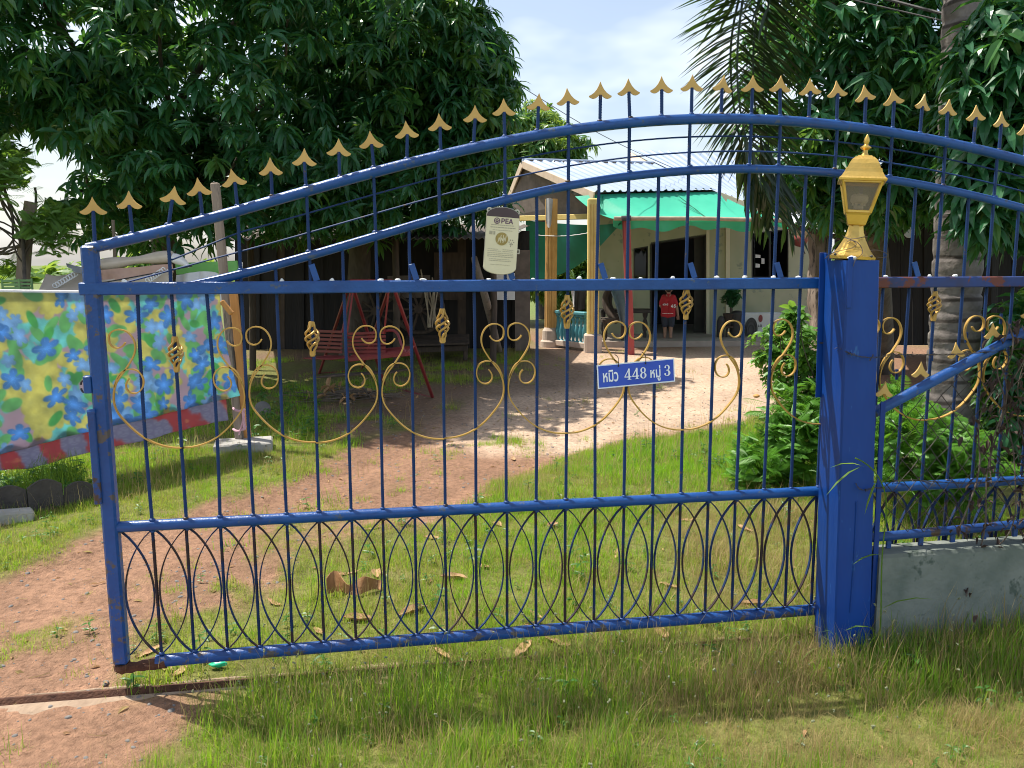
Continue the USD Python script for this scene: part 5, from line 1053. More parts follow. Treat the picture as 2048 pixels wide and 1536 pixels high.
# heap of branches, a boulder, odd bits
hp = thing('branch_heap', 'heap of dry sticks and dead leaves on the shaded ground before the swing', 'stick heap', on_ground(705, 797)); hc = on_ground(705, 797); r = np.random.default_rng(83)
for k in range(70):
    a = r.uniform(0, PI); c = hc+np.r_[r.normal(0, .28), r.normal(0, .18), 0]; c[2] = .02+.11*max(0, 1-np.linalg.norm(c[:2]-hc[:2])/.5)*r.random(); d = np.array([math.cos(a), math.sin(a)*.6, r.uniform(-.25, .25)])*r.uniform(.1, .42)
    obj('stick', tube([c-d, c+r.normal(0, .015, 3), c+d], r.uniform(.003, .009), 5), 'sticks', hp)
for k in range(40): obj('dead_leaf', leaf(hc+np.r_[r.normal(0, .25), r.normal(0, .18), r.uniform(.03, .12)], r.normal(size=3), r.uniform(.08, .2), r.uniform(.03, .06), .6, .5), 'dry_leaf', hp)
bo = trimesh.creation.icosphere(3, 1.); v = np.array(bo.vertices)*(1+.16*(meshkit.fbm(np.array(bo.vertices)*1.5, 3)[:, None]-.5)); obj('boulder', (v*[.085, .085, .085]+on_ground(526, 832)+[0, 0, .07], bo.faces), 'stone', smooth=True, label='round grey-green boulder behind the timber post', cat='boulder')
lw = np.random.default_rng(84); n = 170; px = lw.uniform(470, 640, n); q_ = np.array([on_ground(a, b) for a, b in zip(px, lw.uniform(775, 880, n))]); scatter('shade_weeds', [(m, 'weed_leaf') for m in WEED]+[(m, 'grass_lush') for m in SHORT_L]+[(m, 'mango_leaf_light') for m in OVAL], q_, quats(lw.uniform(0, 6.28, n), lw.uniform(0, .4, n), lw.uniform(0, 6.28, n)), lw.uniform(.8, 1.8, n), lw.integers(0, 10, n), label='dark green weeds in the shade behind the timber post', category='weeds')

# ------------------------------------------------------------------ the house
DW = 17.
hs = thing('house', 'single-storey pale house with blue-white metal roof and ochre porch columns', 'house', at(1400, 640, DW)*[1, 1, 0])
Wn0, Op, Wn1 = [(1267, 497), (1296, 492), (1296, 574), (1267, 574)], [(1301, 487), (1412, 470), (1412, 676), (1301, 676)], [(1503, 466), (1577, 458), (1577, 556), (1503, 556)]
obj('front_wall', upright([[(1192, 395), (1650, 400), (1650, 692), (1192, 692)], Wn0, Op, Wn1], DW, .14), 'house_wall', hs)
for a, b in ((1413, 1419), (1452, 1460)): obj('wall_pilaster', upright([[(a, 440), (b, 440), (b, 690), (a, 690)]], DW-.05, .05), 'cream_wall', hs)
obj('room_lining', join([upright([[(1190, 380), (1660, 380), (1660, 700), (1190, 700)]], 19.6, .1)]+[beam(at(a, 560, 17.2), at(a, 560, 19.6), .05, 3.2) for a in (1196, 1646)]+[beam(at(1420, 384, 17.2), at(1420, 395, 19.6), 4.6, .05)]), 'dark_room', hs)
def frame_of(w, t, name='window_frame', m='dark_door'):
    P_ = [at(*p, DW+.03) for p in w]; return obj(name, join([beam(P_[k], P_[(k+1) % 4], .05, t, .004, FH) for k in range(4)]), m, hs)
f0 = frame_of(Wn0, .05); obj('pane', upright([Wn0], DW+.06, .005), 'window_glass', f0)
f1 = frame_of(Wn1, .05); obj('pane', upright([Wn1], DW+.06, .005), 'window_glass', f1); obj('mullion', upright([[(1538, 462), (1542, 462), (1542, 556), (1538, 556)]], DW+.02, .04), 'dark_door', f1)
fd = frame_of(Op, .06, 'door_frame'); obj('door_leaf', upright([[(1388, 474), (1411, 471), (1411, 675), (1388, 675)]], DW+.25, .04), 'dark_door', fd)
for k, p in enumerate(((1511, 509, 10, 7), (1511, 527, 9, 8), (1523, 516, 6, 12))): obj('window_reflection', upright([[(p[0], p[1]), (p[0]+p[2], p[1]+1), (p[0]+p[2], p[1]+p[3]), (p[0], p[1]+p[3])]], DW+.055, .003), 'white_cloth', f1)  # white panels standing in for bright reflections in the window glass
fl0 = at(1105, 640, 15.2), at(1660, 640, 15.2); 
obj('porch_floor', extr(sg.Polygon([((at(1108, 640, 15.4)-CAM) @ RH, 15.4), ((at(1680, 640, 15.4)-CAM) @ RH, 15.4), ((at(1680, 640, 15.4)-CAM) @ RH, 19.7), ((at(1108, 640, 15.4)-CAM) @ RH, 19.7)]), .25, np.array([CX, CY, -.15]), RH, FH, [0, 0, 1.]), 'floor_tile', hs)
def corrugated(a, b, c, d, n, amp=.03, name='roof_sheet', m='roof_metal', parent=None, rows=6, th=.004):
    """sheet a-b (ridge) to d-c (eave), ribs running down the slope"""
    a, b, c, d = (np.asarray(q, float) for q in (a, b, c, d)); u = np.linspace(0, 1, n*6+1); v = np.linspace(0, 1, rows)[:, None, None]
    Pt = (a*(1-u[:, None])+b*u[:, None])[None]*(1-v)+(d*(1-u[:, None])+c*u[:, None])[None]*v; N = np.cross(b-a, d-a); N /= np.linalg.norm(N); N *= np.sign(N[2])
    ph = np.arange(n*6+1) % 6; h = np.where((ph == 1) | (ph == 2), 1., np.where((ph == 0) | (ph == 3), .12, 0.)); return obj(name, sheet(Pt+N*amp*h[None, :, None], th), m, parent, smooth=25)
RA, RB = at(1045, 322, 17.6), at(1335, 329, 18.6); EA, EB = at(1190, 385, 14.8), at(1432, 380, 15.2)
corrugated(RA, RB, EB, EA, 16, .035, parent=hs)
BA, BB = at(1006, 412, 18.6), at(1300, 418, 20.6); corrugated(RB+[0, 0, -.004], RA+[0, 0, -.004], BA, BB, 16, .03, parent=hs)
obj('ridge_cap', tube([RA+[0, 0, .01], RB+[0, 0, .01]], .05, 8), 'roof_metal', hs)
for k in range(18):
    p = RA*(1-(k+.5)/18)+RB*(k+.5)/18; q = (EA+EB)/2-(RA+RB)/2; q /= np.linalg.norm(q); obj('ridge_filler', beam(p+q*.16+[0, 0, .035], p+q*.16+(RB-RA)/18*.55+[0, 0, .035], .02, .03, .002), 'soffit', hs) if k % 3 != 2 else None
SA, SB, SC, SD = at(1262, 302, 19.8), at(1470, 308, 20.6), at(1580, 436, 15.4), at(1436, 386, 15.4)
corrugated(SA, SB, SC, SD, 12, .035, parent=hs, rows=6)
obj('upper_gable', hull([at(1262, 304, 19.85), at(1262, 304, 19.95), at(1304, 326, 18.7), at(1304, 326, 18.8), at(1252, 326, 19.4), at(1252, 326, 19.5)]), 'fascia', hs)
obj('fascia_board', beam(at(1434, 392, 15.3), at(1552, 437, 15.3), .03, .17, .005), 'cream_wall', hs)
obj('fascia_board', beam(RA+[0, 0, -.07], at(1188, 392, 14.8), .03, .14, .005), 'fascia', hs); obj('fascia_board', beam(RA+[-.02, 0, -.08], at(1008, 420, 18.6), .03, .15, .005), 'fascia', hs)
obj('gable_board', hull([p+d for p in (at(1046, 334, 17.7), at(1172, 402, 16.), at(1178, 430, 16.), at(1020, 432, 18.2), at(1022, 400, 18.2)) for d in (FH*0, FH*.05)]), 'soffit', hs)
obj('tie_beam', beam(at(1033, 437, 17.), at(1180, 433, 15.6), .10, .10, .008), 'column_yellow', hs)
obj('eave_beam', beam(at(1186, 398, 14.95), at(1432, 392, 15.3), .05, .12, .006), 'soffit', hs)
# porch columns, balustrade
D1c = 15.5; cb_ = at(1101, 640, D1c); cb_[2] = 0; ct = at(1103, 398, D1c)
th = np.arange(36)*2*PI/36; rc = .112*(1-.10*(np.arange(36) % 3 == 0)); z = np.array([.12, ct[2]])
obj('column', tube([[cb_[0], cb_[1], .1], [ct[0], ct[1], ct[2]]], np.tile(rc, (2, 1)), 36), 'column_ochre', hs); obj('column_base', lathe([(.19, -.05), (.19, .10), (.16, .13), (.15, .30), (.13, .33), (.112, .36)], cb_*[1, 1, 0], 20), 'plaster_base', hs)
c2 = at(1186, 640, 14.6); t2_ = at(1187, 397, 14.6); obj('column', beam([c2[0], c2[1], .1], t2_, .20, .20, .02, FH), 'column_yellow', hs)
for k in (-1, 0, 1): obj('column_flute', beam(np.array([c2[0], c2[1], .36])+RH*.05*k-FH*.101, t2_+RH*.05*k-FH*.101+[0, 0, -.1], .014, .012, .003, FH), 'column_ochre', hs)
obj('column_base', box([c2[0], c2[1], .14], (.30, .30, .36), rot([0, 0, 1], -.16), .03), 'plaster_base', hs)
bA, bB = at(1113, 640, 15.4), at(1174, 640, 14.75); zt_ = at(1145, 626, 15.)[2]; bA[2] = bB[2] = zt_
obj('hand_rail', beam(bA, bB, .12, .06, .012), 'baluster_paint', hs); 
for k in range(8):
    p = bA*(1-(k+.5)/8)+bB*(k+.5)/8; h = zt_-.13; obj('baluster', lathe([(.045, .10), (.045, .14), (.025, .16), (.032, .10+h*.20), (.052, .10+h*.38), (.040, .10+h*.55), (.022, .10+h*.74), (.034, .10+h*.82), (.034, .10+h*.86), (.022, .10+h*.9), (.045, .10+h*.94), (.045, zt_-.02)], [p[0], p[1], 0], 10), 'baluster_paint', hs, smooth=40)
q = bA*[1, 1, 0]+[0, 0, .09], bB*[1, 1, 0]+[0, 0, .09]; obj('base_rail', beam(q[0], q[1], .14, .10, .01), 'plaster_base', hs)
obj('red_pipe', tube(a_((1522, 385, 15.9), (1522, 436, 15.9)), .05, 8), 'post_red', hs)
rg = thing('grey_rag', 'grey rag hanging from the top of the round porch column', 'rag', at(1096, 420, 15.3))
T = smooth_line(a_((1092, 398, 15.35), (1098, 396, 15.3), (1106, 399, 15.35)), 10); B_ = smooth_line(a_((1092, 440, 15.35), (1098, 456, 15.3), (1103, 432, 15.35)), 10); v = np.linspace(0, 1, 8)[:, None, None]; obj('rag', sheet(T[None]*(1-v)+B_[None]*v+.03*FH*np.sin(np.linspace(0, 9, 10))[None, :, None], .008), 'grey_cloth', rg, smooth=60)
# shade net over the porch
tp = thing('shade_net', 'bright green shade net stretched from the eave to a bamboo pole', 'shade net', at(1330, 410, 14.6))
T = a_((1150, 393, 15.0), (1200, 389, 14.9), (1300, 386, 15.05), (1428, 384, 15.25), (1440, 388, 15.25)); Pm = a_((1226, 438, 14.2), (1290, 437, 14.2), (1380, 437, 14.25), (1480, 438, 14.25), (1500, 438, 14.25)); n = 60
Ts = np.stack([np.interp(np.linspace(0, 1, n), np.linspace(0, 1, 5), T[:, k]) for k in range(3)], 1); Ps = np.stack([np.interp(np.linspace(0, 1, n), np.linspace(0, 1, 5), Pm[:, k]) for k in range(3)], 1)
v = np.linspace(0, 1, 16)[:, None, None]; Pt = Ts[None]*(1-v)+Ps[None]*v; sag = (np.sin(PI*np.linspace(0, 1, 16))[:, None]*(.06+.03*np.sin(np.linspace(0, 15, n))[None]))
obj('net_top', sheet(Pt-sag[..., None]*[0, 0, 1.], .004), 'tarp', tp, smooth=60)
xx = np.linspace(1226, 1600, 90); T = np.array([at(a, 439+.003*(a-1226), 14.22) for a in xx]); B_ = np.array([at(a, 452+8*abs(math.sin((a-1226)/52.))*(1 if a < 1520 else .6)+4*math.sin(a/13.), 14.35) for a in xx]); v = np.linspace(0, 1, 7)[:, None, None]
obj('net_valance', sheet(T[None]*(1-v)+B_[None]*v+.05*FH*np.sin(np.linspace(0, 40, 90))[None, :, None]*v, .004), 'tarp', tp, smooth=60)
T = smooth_line(a_((1455, 398, 15.2), (1500, 418, 14.9), (1560, 436, 14.5)), 20); B_ = smooth_line(a_((1440, 436, 14.3), (1500, 437, 14.3), (1560, 439, 14.3)), 20); v = np.linspace(0, 1, 8)[:, None, None]; obj('net_corner', sheet(T[None]*(1-v)+B_[None]*v, .004), 'tarp', tp, smooth=60)
for q in (((1352, 388, 14.97), (1370, 402, 14.83), (1398, 424, 14.52), (1412, 434, 14.3)), ((1206, 392, 14.85), (1203, 408, 14.7), (1199, 424, 14.5)), ((1365, 405, 14.8), (1385, 414, 14.62), (1396, 422, 14.5))): obj('fold', tube(smooth_line(a_(*q), 12)+[0, 0, .0], .007, 5), 'net_dark', tp)
obj('bamboo_pole', tube(a_((1228, 437, 14.18), (1400, 437, 14.2), (1614, 442, 14.25)), .035, 9), 'bamboo', smooth=50, label='long bamboo pole carrying the front edge of the green shade net', cat='pole')
nd = thing('hanging_net', 'darker green net hanging as a curtain between the porch columns', 'shade net', at(1130, 480, 15.6))
T = smooth_line(a_((1052, 441, 16.8), (1110, 446, 16.2), (1180, 450, 15.2), (1242, 445, 14.3)), 40); B_ = smooth_line(a_((1052, 560, 17.4), (1110, 552, 16.8), (1160, 528, 16.), (1242, 447, 14.3)), 40); v = np.linspace(0, 1, 20)[:, None, None]
obj('net', sheet(T[None]*(1-v)+B_[None]*v+.10*FH*np.sin(np.linspace(0, 11, 40))[None, :, None]*np.sin(PI*v), .004), 'net_dark', nd, smooth=60)
obj('wash_line', tube(smooth_line(a_((1075, 470, 15.6), (1140, 471, 15.), (1192, 462, 14.5)), 14), .006, 5), 'white_bits', label='thin cord strung between the two porch columns', cat='cord')
rp = thing('red_post', 'red painted timber post under the bamboo pole before the porch', 'post', on_ground(1259, 708))
obj('post', beam(on_ground(1262, 708)-[0, 0, .1], at(1252, 432, 14.2), .125, .11, .012, FH), 'post_red', rp); obj('lashing', tube(a_((1243, 437, 14.1), (1262, 436, 14.1)), .045, 8), 'dark_metal', rp)
# things on the porch
tb = thing('console_table', 'dark console table with turned legs against the porch wall', 'table', at(1280, 690, 16.2)); 
zt2 = at(1280, 622, 16.2)[2]; A_ = at(1199, 640, 16.3); B_ = at(1300, 640, 16.3); A_[2] = B_[2] = zt2; obj('table_top', beam(A_, B_, .42, .07, .008), 'dark_door', tb)
for px, o in ((1206, -.12), (1290, -.12), (1206, .14), (1290, .14)):
    p = at(px, 640, 16.3+o); h = zt2-.13; obj('leg', lathe([(.03, .10), (.04, .14), (.025, .2), (.05, .1+h*.35), (.055, .1+h*.55), (.026, .1+h*.75), (.05, .1+h*.88), (.055, zt2-.03)], [p[0], p[1], 0], 12), 'dark_door', tb, smooth=40)
ch = thing('draped_chair', 'dark carved wooden chair on the porch with a grey-blue cloth over it', 'chair', at(1225, 690, 15.8))
pz = lambda px, py, D=15.8: at(px, py, D)
obj('backrest', join([tube(smooth_line(a_((1217, 580, 15.9), (1211, 606, 15.9), (1222, 628, 15.8), (1236, 640, 15.7)), 16), np.linspace(.055, .09, 16), 9), tube(smooth_line(a_((1226, 578, 16.), (1219, 604, 16.), (1228, 628, 15.9)), 12), .05, 8)]), 'dark_wood', ch, smooth=60)
obj('seat', box(pz(1228, 640), (.50, .46, .08), rot([0, 0, 1], -.2), .02), 'dark_wood', ch)
for px, o in ((1210, 0.), (1245, 0.), (1212, .35), (1246, .35)): a = at(px, 642, 15.62+o); b = a.copy(); b[2] = .1; obj('leg', beam(a, b, .05, .05, .006), 'dark_wood', ch)
T = smooth_line(a_((1222, 584, 15.7), (1240, 578, 15.75), (1256, 590, 15.8)), 14); B_ = smooth_line(a_((1240, 645, 15.5), (1250, 652, 15.55), (1262, 645, 15.6)), 14); v = np.linspace(0, 1, 14)[:, None, None]; obj('cloth', sheet(T[None]*(1-v)+B_[None]*v+.06*FH*np.sin(np.linspace(0, 9, 14))[None, :, None]-.12*FH*np.sin(PI*v), .02), 'denim', ch, smooth=60)
sk = thing('hanging_clothes', 'dark and white clothes hanging behind the balustrade', 'clothes', at(1155, 590, 16.))
def hangcloth(name, q, m):
    T = smooth_line(a_(*q[0]), 10); B_ = smooth_line(a_(*q[1]), 10); v = np.linspace(0, 1, 8)[:, None, None]; obj(name, sheet(T[None]*(1-v)+B_[None]*v+.05*FH*np.sin(np.linspace(0, 8, 10))[None, :, None]*v, .012), m, sk, smooth=60)
hangcloth('dark_cloth', (((1150, 570, 16.), (1160, 568, 16.), (1173, 570, 16.)), ((1148, 622, 16.), (1160, 620, 16.), (1170, 618, 16.))), 'dark_door'); hangcloth('white_cloth', (((1142, 580, 16.1), (1148, 580, 16.1), (1152, 580, 16.1)), ((1147, 612, 16.1), (1148, 614, 16.1), (1149, 615, 16.1))), 'white_cloth')
ac = thing('outdoor_unit', 'white air conditioner outdoor unit with round dark fan beside the house window', 'air conditioner', at(1527, 690, 16.4))
A_ = at(1489, 626, 16.4); B_ = at(1562, 690, 16.4); wA = (B_-A_) @ RH; hA = A_[2]-.10; cA = (A_+B_)/2; cA[2] = .10+hA/2; RA_ = rot([0, 0, 1], -YAW)
obj('casing', box(cA+FH*.15, (wA, .30, hA), RA_, .015), 'ac_white', ac); fc = at(1502, 659, 16.39); thc = np.linspace(0, 2*PI, 41)[:-1]
def facing(poly, c, depth, m, name, par): return obj(name, extr(poly, depth, c, RH, [0, 0, 1.], -FH), m, par)
facing(ell(0, 0, .125, .235), fc, .006, 'ac_dark', 'fan_opening', ac)
for rr_ in (.05, .09, .122): obj('grille_ring', tube(np.array([fc-FH*.012+RH*rr_*math.cos(a)+np.array([0, 0, rr_*1.9*math.sin(a)]) for a in thc]), .005, 5, closed=True, cap=False), 'dark_metal', ac)
facing(ell(0, 0, .042, .07), at(1521, 637, 16.39), .006, 'badge_red', 'badge', ac); lg = glyphs('LG', 'Inter', 120, 5)
if lg: facing(fit(lg, w=.075, x=-.037, y=-.03), at(1520, 651, 16.39), .005, 'ac_dark', 'lettering', ac)
obj('side_panel', box(at(1566, 658, 16.5), (.05, .28, hA*.9), RA_, .008), 'ac_dark', ac)
pp = thing('potted_tree', 'dark round-headed potted tree on a stool in front of the house wall', 'potted plant', at(1460, 690, 16.3))
a = at(1460, 640, 16.3); pot = at(1460, 672, 16.3); obj('stool', join([box([a[0], a[1], .30], (.30, .30, .04), RA_, .006)]+[beam([a[0]+i, a[1]+j, .1], [a[0]+i*.8, a[1]+j*.8, .29], .03, .03) for i in (-.12, .12) for j in (-.12, .12)]), 'dark_wood', pp)
obj('pot', lathe([(.09, .32), (.13, .50), (.14, .56), (.12, .56)], [a[0], a[1], 0], 16), 'dark_wood', pp); obj('trunk', tube(a_((1460, 652, 16.3), (1463, 630, 16.3), (1462, 606, 16.3)), .03, 8), 'tree_bark', pp)
P, q, r = foliage([E(1464, 592, 16.3, .17, .17, .17)], 110, 91); scatter('foliage', [(m, 'mango_leaf') for m in OVAL], P, q, np.full(len(P), .9), r.integers(0, 4, len(P)), pp)
obj('black_can', lathe([(.06, .1), (.075, .12), (.075, .42), (.05, .5), (.02, .52)], at(1442, 640, 16.2)*[1, 1, 0], 14), 'dark_metal', smooth=40, label='black canister standing left of the potted tree', cat='canister')
obj('dark_drum', lathe([(.12, .1), (.14, .13), (.14, .55), (.10, .6), (.04, .62)], at(1474, 640, 16.25)*[1, 1, 0], 16), 'dark_door', smooth=40, label='dark drum standing right of the potted tree', cat='drum')

# the child in the doorway, seen from behind
def body(chains, fine=.018, it=8):
    parts = []
    for ch_ in chains:
        for (a, ra), (b, rb_) in zip(ch_[:-1], ch_[1:]):
            s1 = m3.Manifold.sphere(ra, 18).translate(list(map(float, a))); s2 = m3.Manifold.sphere(rb_, 18).translate(list(map(float, b))); parts.append(m3.Manifold.batch_hull([s1, s2]))
    m = m3.Manifold.batch_boolean(parts, m3.OpType.Add).refine_to_length(fine); v, f = tm(m); t = trimesh.Trimesh(v, f, process=True); trimesh.smoothing.filter_taubin(t, iterations=it); return np.array(t.vertices), np.array(t.faces)
kid = thing('person', 'child seen from behind in red shirt and dark shorts standing in the house doorway', 'person', at(1335, 683, 16.0)*[1, 1, 0]+[0, 0, .1])
KO = at(1335, 683, 16.0)*[1, 1, 0]+[0, 0, .1]; KR = np.c_[RH, FH, [0, 0, 1.]] @ rot([0, 0, 1], -.25)
kp = lambda x, y, z: (x, y, z)
ch_ = [[((-.055, 0, .03), .028), ((-.055, .0, .25), .042), ((-.05, 0, .48), .058)], [((.055, -.01, .03), .028), ((.058, -.01, .25), .042), ((.05, 0, .48), .058)], [((-.055, 0, .03), .028), ((-.06, .10, .02), .022)], [((.055, -.01, .03), .028), ((.065, .09, .02), .022)],
       [((-.04, 0, .52), .075), ((-.045, 0, .74), .075), ((0, 0, .83), .05)], [((.04, 0, .52), .075), ((.045, 0, .74), .075), ((0, 0, .83), .05)], [((0, 0, .82), .035), ((0, 0, .90), .033)],
       [((0, .01, .95), .072), ((0, .0, 1.01), .078)], [((0, .05, .92), .035), ((0, .03, .97), .06)], [((.085, 0, .80), .04), ((.155, .0, .62), .030), ((.185, .04, .44), .022)], [((-.085, 0, .80), .04), ((-.15, .02, .63), .030), ((-.11, .16, .56), .022)], [((.06, .0, .955), .012), ((.083, .0, .965), .014)], [((-.06, .0, .955), .012), ((-.083, .0, .965), .014)], [((0, .075, .955), .012), ((0, .092, .945), .011)]]
for sx, hx, hy, hz in ((1, .185, .04, .44), (-1, -.11, .16, .56)):
    for k in range(4): ch_.append([((hx+(k-1.5)*.010, hy+.004, hz-.02), .010), ((hx+(k-1.5)*.012, hy+.018, hz-.055), .0075), ((hx+(k-1.5)*.012, hy+.030, hz-.075-.004*(k % 2)), .0065)])
    ch_.append([((hx-sx*.016, hy+.01, hz-.01), .010), ((hx-sx*.030, hy+.026, hz-.04), .008)])
place = lambda m: (np.asarray(m[0]) @ KR.T+KO, m[1])
obj('body', place(body(ch_)), 'skin', kid, smooth=True)
shirt = body([[((-.045, 0, .46), .095), ((-.05, 0, .62), .088), ((-.055, 0, .765), .078)], [((.045, 0, .46), .095), ((.05, 0, .62), .088), ((.055, 0, .765), .078)], [((-.05, 0, .46), .092), ((.05, 0, .46), .092)], [((-.05, 0, .76), .076), ((.05, 0, .76), .076)], [((0, 0, .80), .062), ((0, 0, .83), .052)], [((.085, 0, .795), .056), ((.135, 0, .67), .052)], [((-.085, 0, .795), .056), ((-.132, .012, .68), .052)]])
obj('shirt', place(shirt), 'shirt_red', kid, smooth=True)
obj('shorts', place(body([[((-.05, 0, .44), .085), ((-.058, 0, .27), .066)], [((.05, 0, .44), .085), ((.06, 0, .27), .066)]])), 'shorts_dark', kid, smooth=True)
obj('hair', place(body([[((0, -.012, 1.0), .082), ((0, .0, 1.03), .075)], [((0, -.03, .95), .058), ((0, -.015, 1.0), .07)]], .014)), 'hair', kid, smooth=True)
n45 = glyphs('45', 'Inter', 120, 4); nt = glyphs('ส.ก.', 'NotoSansThai', 120, 3); KX, KYv = KR @ [1, 0, 0], KR @ [0, 1, 0]
if n45: obj('number', extr(fit(n45, h=.062, x=.055, y=.60), .012, KO-KYv*.098, KX, [0, 0, 1.]), 'print_white', kid)
if nt: obj('lettering', extr(fit(nt, w=.10, x=-.10, y=.645), .012, KO-KYv*.096, KX, [0, 0, 1.]), 'print_white', kid)
obj('shirt_line', extr(shapely.union_all([sg.box(-.10+.026*k, .482, -.082+.026*k, .492) for k in range(8)]), .012, KO-KYv*.098, KX, [0, 0, 1.]), 'print_white', kid)

# ------------------------------------------------------------------ lean-to on a rough post, right of the house
bp = thing('bark_post', 'thick rough bark post left of the blue post, carrying a small tin roof', 'post', on_ground(1640, 772))
A_ = on_ground(1642, 775); t = np.linspace(0, 1, 40); B_ = at(1637, 462, 10.7); pth = A_[None]*(1-t)[:, None]+B_[None]*t[:, None]; pth[0, 2] -= .1; rad = .125*(1+.10*np.sin(t*13)+.06*np.sin(t*37)); rad2 = rad[:, None]*(1+.10*np.sin(np.arange(14)*2.3)[None])
obj('trunk', tube(pth, rad2, 14), 'bark', bp, smooth=60); obj('branch_stub', tube(a_((1640, 660, 10.6), (1660, 652, 10.5)), .04, 7), 'bark', bp)
tr_ = thing('tin_roof', 'small battered tin lean-to roof on the bark post', 'roof', at(1610, 450, 11.5))
corrugated(at(1543, 428, 12.6), at(1700, 430, 12.6), at(1690, 472, 10.4), at(1576, 446, 10.6), 9, .03, parent=tr_, m='roof_old'); obj('edge_board', beam(at(1582, 454, 10.7), at(1614, 470, 10.6), .03, .12, .005), 'fascia', tr_)
obj('rafter', beam(at(1580, 452, 10.7), at(1690, 478, 10.45), .06, .06, .006), 'dark_wood', tr_)
bk = thing('wall_basket', 'dark red round basket hanging on the cream wall beside the bark post', 'basket', at(1602, 480, 16.7)); obj('bowl', lathe([(.01, -.16), (.10, -.13), (.15, -.03), (.155, .02), (.12, .12), (.06, .16), (.01, .17)], at(1601, 478, 16.7), 14), 'badge_red', bk, smooth=50); obj('cord', tube(a_((1605, 495, 16.7), (1610, 508, 16.7)), .012, 5), 'dark_metal', bk)
# dark outbuilding behind the palm
ob = thing('outbuilding', 'unlit timber outbuilding in deep shade behind the palm trunk', 'outbuilding', at(1900, 640, 14.)*[1, 1, 0]); r = np.random.default_rng(85); x = 1670.
while x < 2300:
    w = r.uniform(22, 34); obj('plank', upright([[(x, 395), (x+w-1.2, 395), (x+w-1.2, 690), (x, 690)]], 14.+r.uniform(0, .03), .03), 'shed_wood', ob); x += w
Pt = np.array([[at(1655, 372, 11.2), at(2330, 360, 11.2)], [at(1655, 395, 14.4), at(2330, 395, 14.4)]]); obj('roof_sheet', sheet(Pt, .03), 'shed_wood', ob)
for px in (1700, 1990): a = at(px, 640, 11.6); b = at(px, 376, 11.6); a[2] = -.1; obj('post', beam(a, b, .1, .1, .01), 'shed_wood', ob)
wc = thing('hanging_towel', 'pale towel hanging in the dark outbuilding behind the fence', 'towel', at(1815, 440, 11.5)); T = smooth_line(a_((1822, 388, 11.5), (1826, 386, 11.5), (1832, 388, 11.5)), 8); B_ = smooth_line(a_((1808, 470, 11.5), (1818, 476, 11.5), (1828, 470, 11.5)), 8); v = np.linspace(0, 1, 8)[:, None, None]; obj('towel', sheet(T[None]*(1-v)+B_[None]*v, .02), 'grey_cloth', wc, smooth=60)

# ------------------------------------------------------------------ overhead wires, litter, far tree line
obj('power_cable', tube(smooth_line(a_((1560, -60, 7.6), (1780, 0, 7.), (1920, 36, 6.6), (2060, 68, 6.2), (2300, 130, 5.6)), 30), .012, 6), 'dark_metal', label='thick black overhead cable crossing the palm trunk at upper right', cat='cable')
obj('power_cable', tube(smooth_line(a_((1560, -40, 7.4), (1740, 8, 7.), (1900, 45, 6.6), (2050, 84, 6.2)), 24), .006, 5), 'dark_metal', label='thinner black overhead cable just below the thick one', cat='cable')
obj('service_wire', tube(smooth_line(a_((960, 130, 13.), (1050, 178, 13.5), (1150, 240, 14.2), (1260, 298, 15.), (1335, 329, 18.4)), 40), .006, 5), 'dark_metal', label='thin wire running from the left tree down to the house roof', cat='wire')
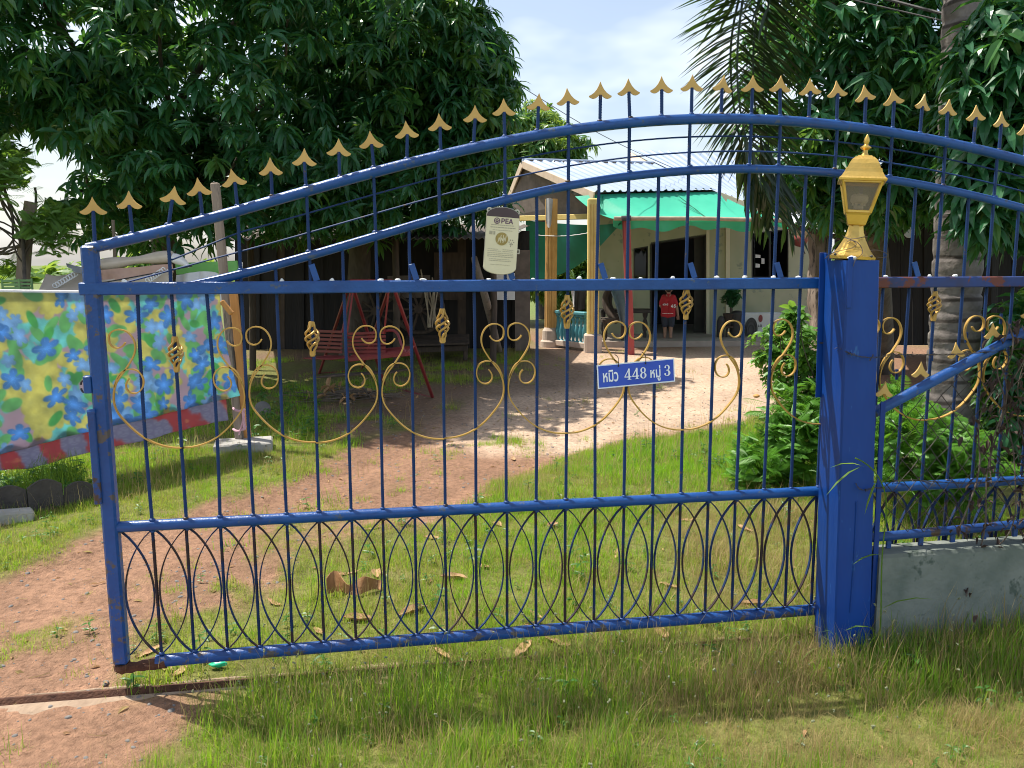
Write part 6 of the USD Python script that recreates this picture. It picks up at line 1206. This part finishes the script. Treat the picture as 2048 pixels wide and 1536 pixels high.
# dry leaves
lf = np.random.default_rng(93)
def litter(px, py, L, W_, col='dry_leaf', name='fallen_leaf', seed=0, lift=.002, **kw):
    r = np.random.default_rng(seed); c = on_ground(px, py); c[2] = gz1(c[0], c[1])+lift; a = r.uniform(0, 6.28); n = 9; u = np.linspace(-1, 1, n); v = np.linspace(-1, 1, 5); U_, V_ = np.meshgrid(u, v, indexing='ij')
    hw = W_*(1-np.abs(U_)**2.2)**.8+.001; x = U_*L/2; y = V_*hw/2; z = .16*L*(U_**2)*r.uniform(.1, .9)+np.abs(V_)**2*hw*r.uniform(.1, .5)+.06*L*r.normal(0, 1, U_.shape)*.3
    Pt = np.stack([x*math.cos(a)-y*math.sin(a), x*math.sin(a)+y*math.cos(a), z], -1)+c; return obj(name, sheet(Pt, .0012), col, smooth=60, **kw)
spots = [(1205, 1002), (690, 1145), (760, 1150), (820, 1225), (905, 1160), (1075, 1232), (1060, 1250), (1110, 1055), (955, 1135), (1340, 1175), (1500, 1210), (1290, 985), (1325, 1270), (1120, 1290), (880, 1310), (1620, 1265), (750, 1055), (1000, 1050), (860, 1075), (1440, 960), (1570, 1130), (1490, 1060), (330, 1335), (370, 1345), (640, 1265), (1050, 1300), (1380, 1040), (1230, 1110), (560, 1200), (980, 985), (1030, 910), (1320, 905), (300, 1300), (720, 1240)]
for k, (px, py) in enumerate(spots): litter(px+lf.normal(0, 6), py, lf.uniform(.08, .17), lf.uniform(.025, .055), seed=k, label='curled brown dry leaf lying on the yard grass', cat='leaf', group='dry leaves scattered on the yard grass')
# the big folded dry leaf sheath
c = on_ground(705, 1192); n = 18; u = np.linspace(0, 1, n); rows = []
for j, zf in enumerate(np.linspace(0, 1, 6)): rows.append(np.c_[c[0]-.12+.26*u, c[1]+.03*np.sin(u*9)+.02*zf+.03*zf*np.sin(u*14), .015+zf*(.075*(1-.35*u)+.02*np.sin(u*11))])
obj('leaf_sheath', sheet(np.array(rows), .003), 'big_dry_leaf', smooth=40, label='large folded brown leaf sheath standing on the grass behind the gate', cat='dry leaf')
gp = trimesh.creation.icosphere(2, 1.); v = np.array(gp.vertices)*[.035, .014, .012]*(1+.6*(meshkit.noise(np.array(gp.vertices)*2.2)[:, None]-.5)); obj('plastic_scrap', (v+on_ground(437, 1337)+[0, 0, .02], gp.faces), 'green_plastic', smooth=True, label='scrap of bright green plastic on the ground below the gate', cat='litter')
# far trees closing the view between the buildings
fr_ = np.random.default_rng(95); n = 900; D_ = fr_.uniform(60, 100, n); px = fr_.uniform(-900, 3000, n); P = np.array([at(a, 522, d) for a, d in zip(px, D_)]); P[:, 2] = fr_.uniform(0, 1, n)**1.4*(.6+1.2*np.sin(px/170.)**2)
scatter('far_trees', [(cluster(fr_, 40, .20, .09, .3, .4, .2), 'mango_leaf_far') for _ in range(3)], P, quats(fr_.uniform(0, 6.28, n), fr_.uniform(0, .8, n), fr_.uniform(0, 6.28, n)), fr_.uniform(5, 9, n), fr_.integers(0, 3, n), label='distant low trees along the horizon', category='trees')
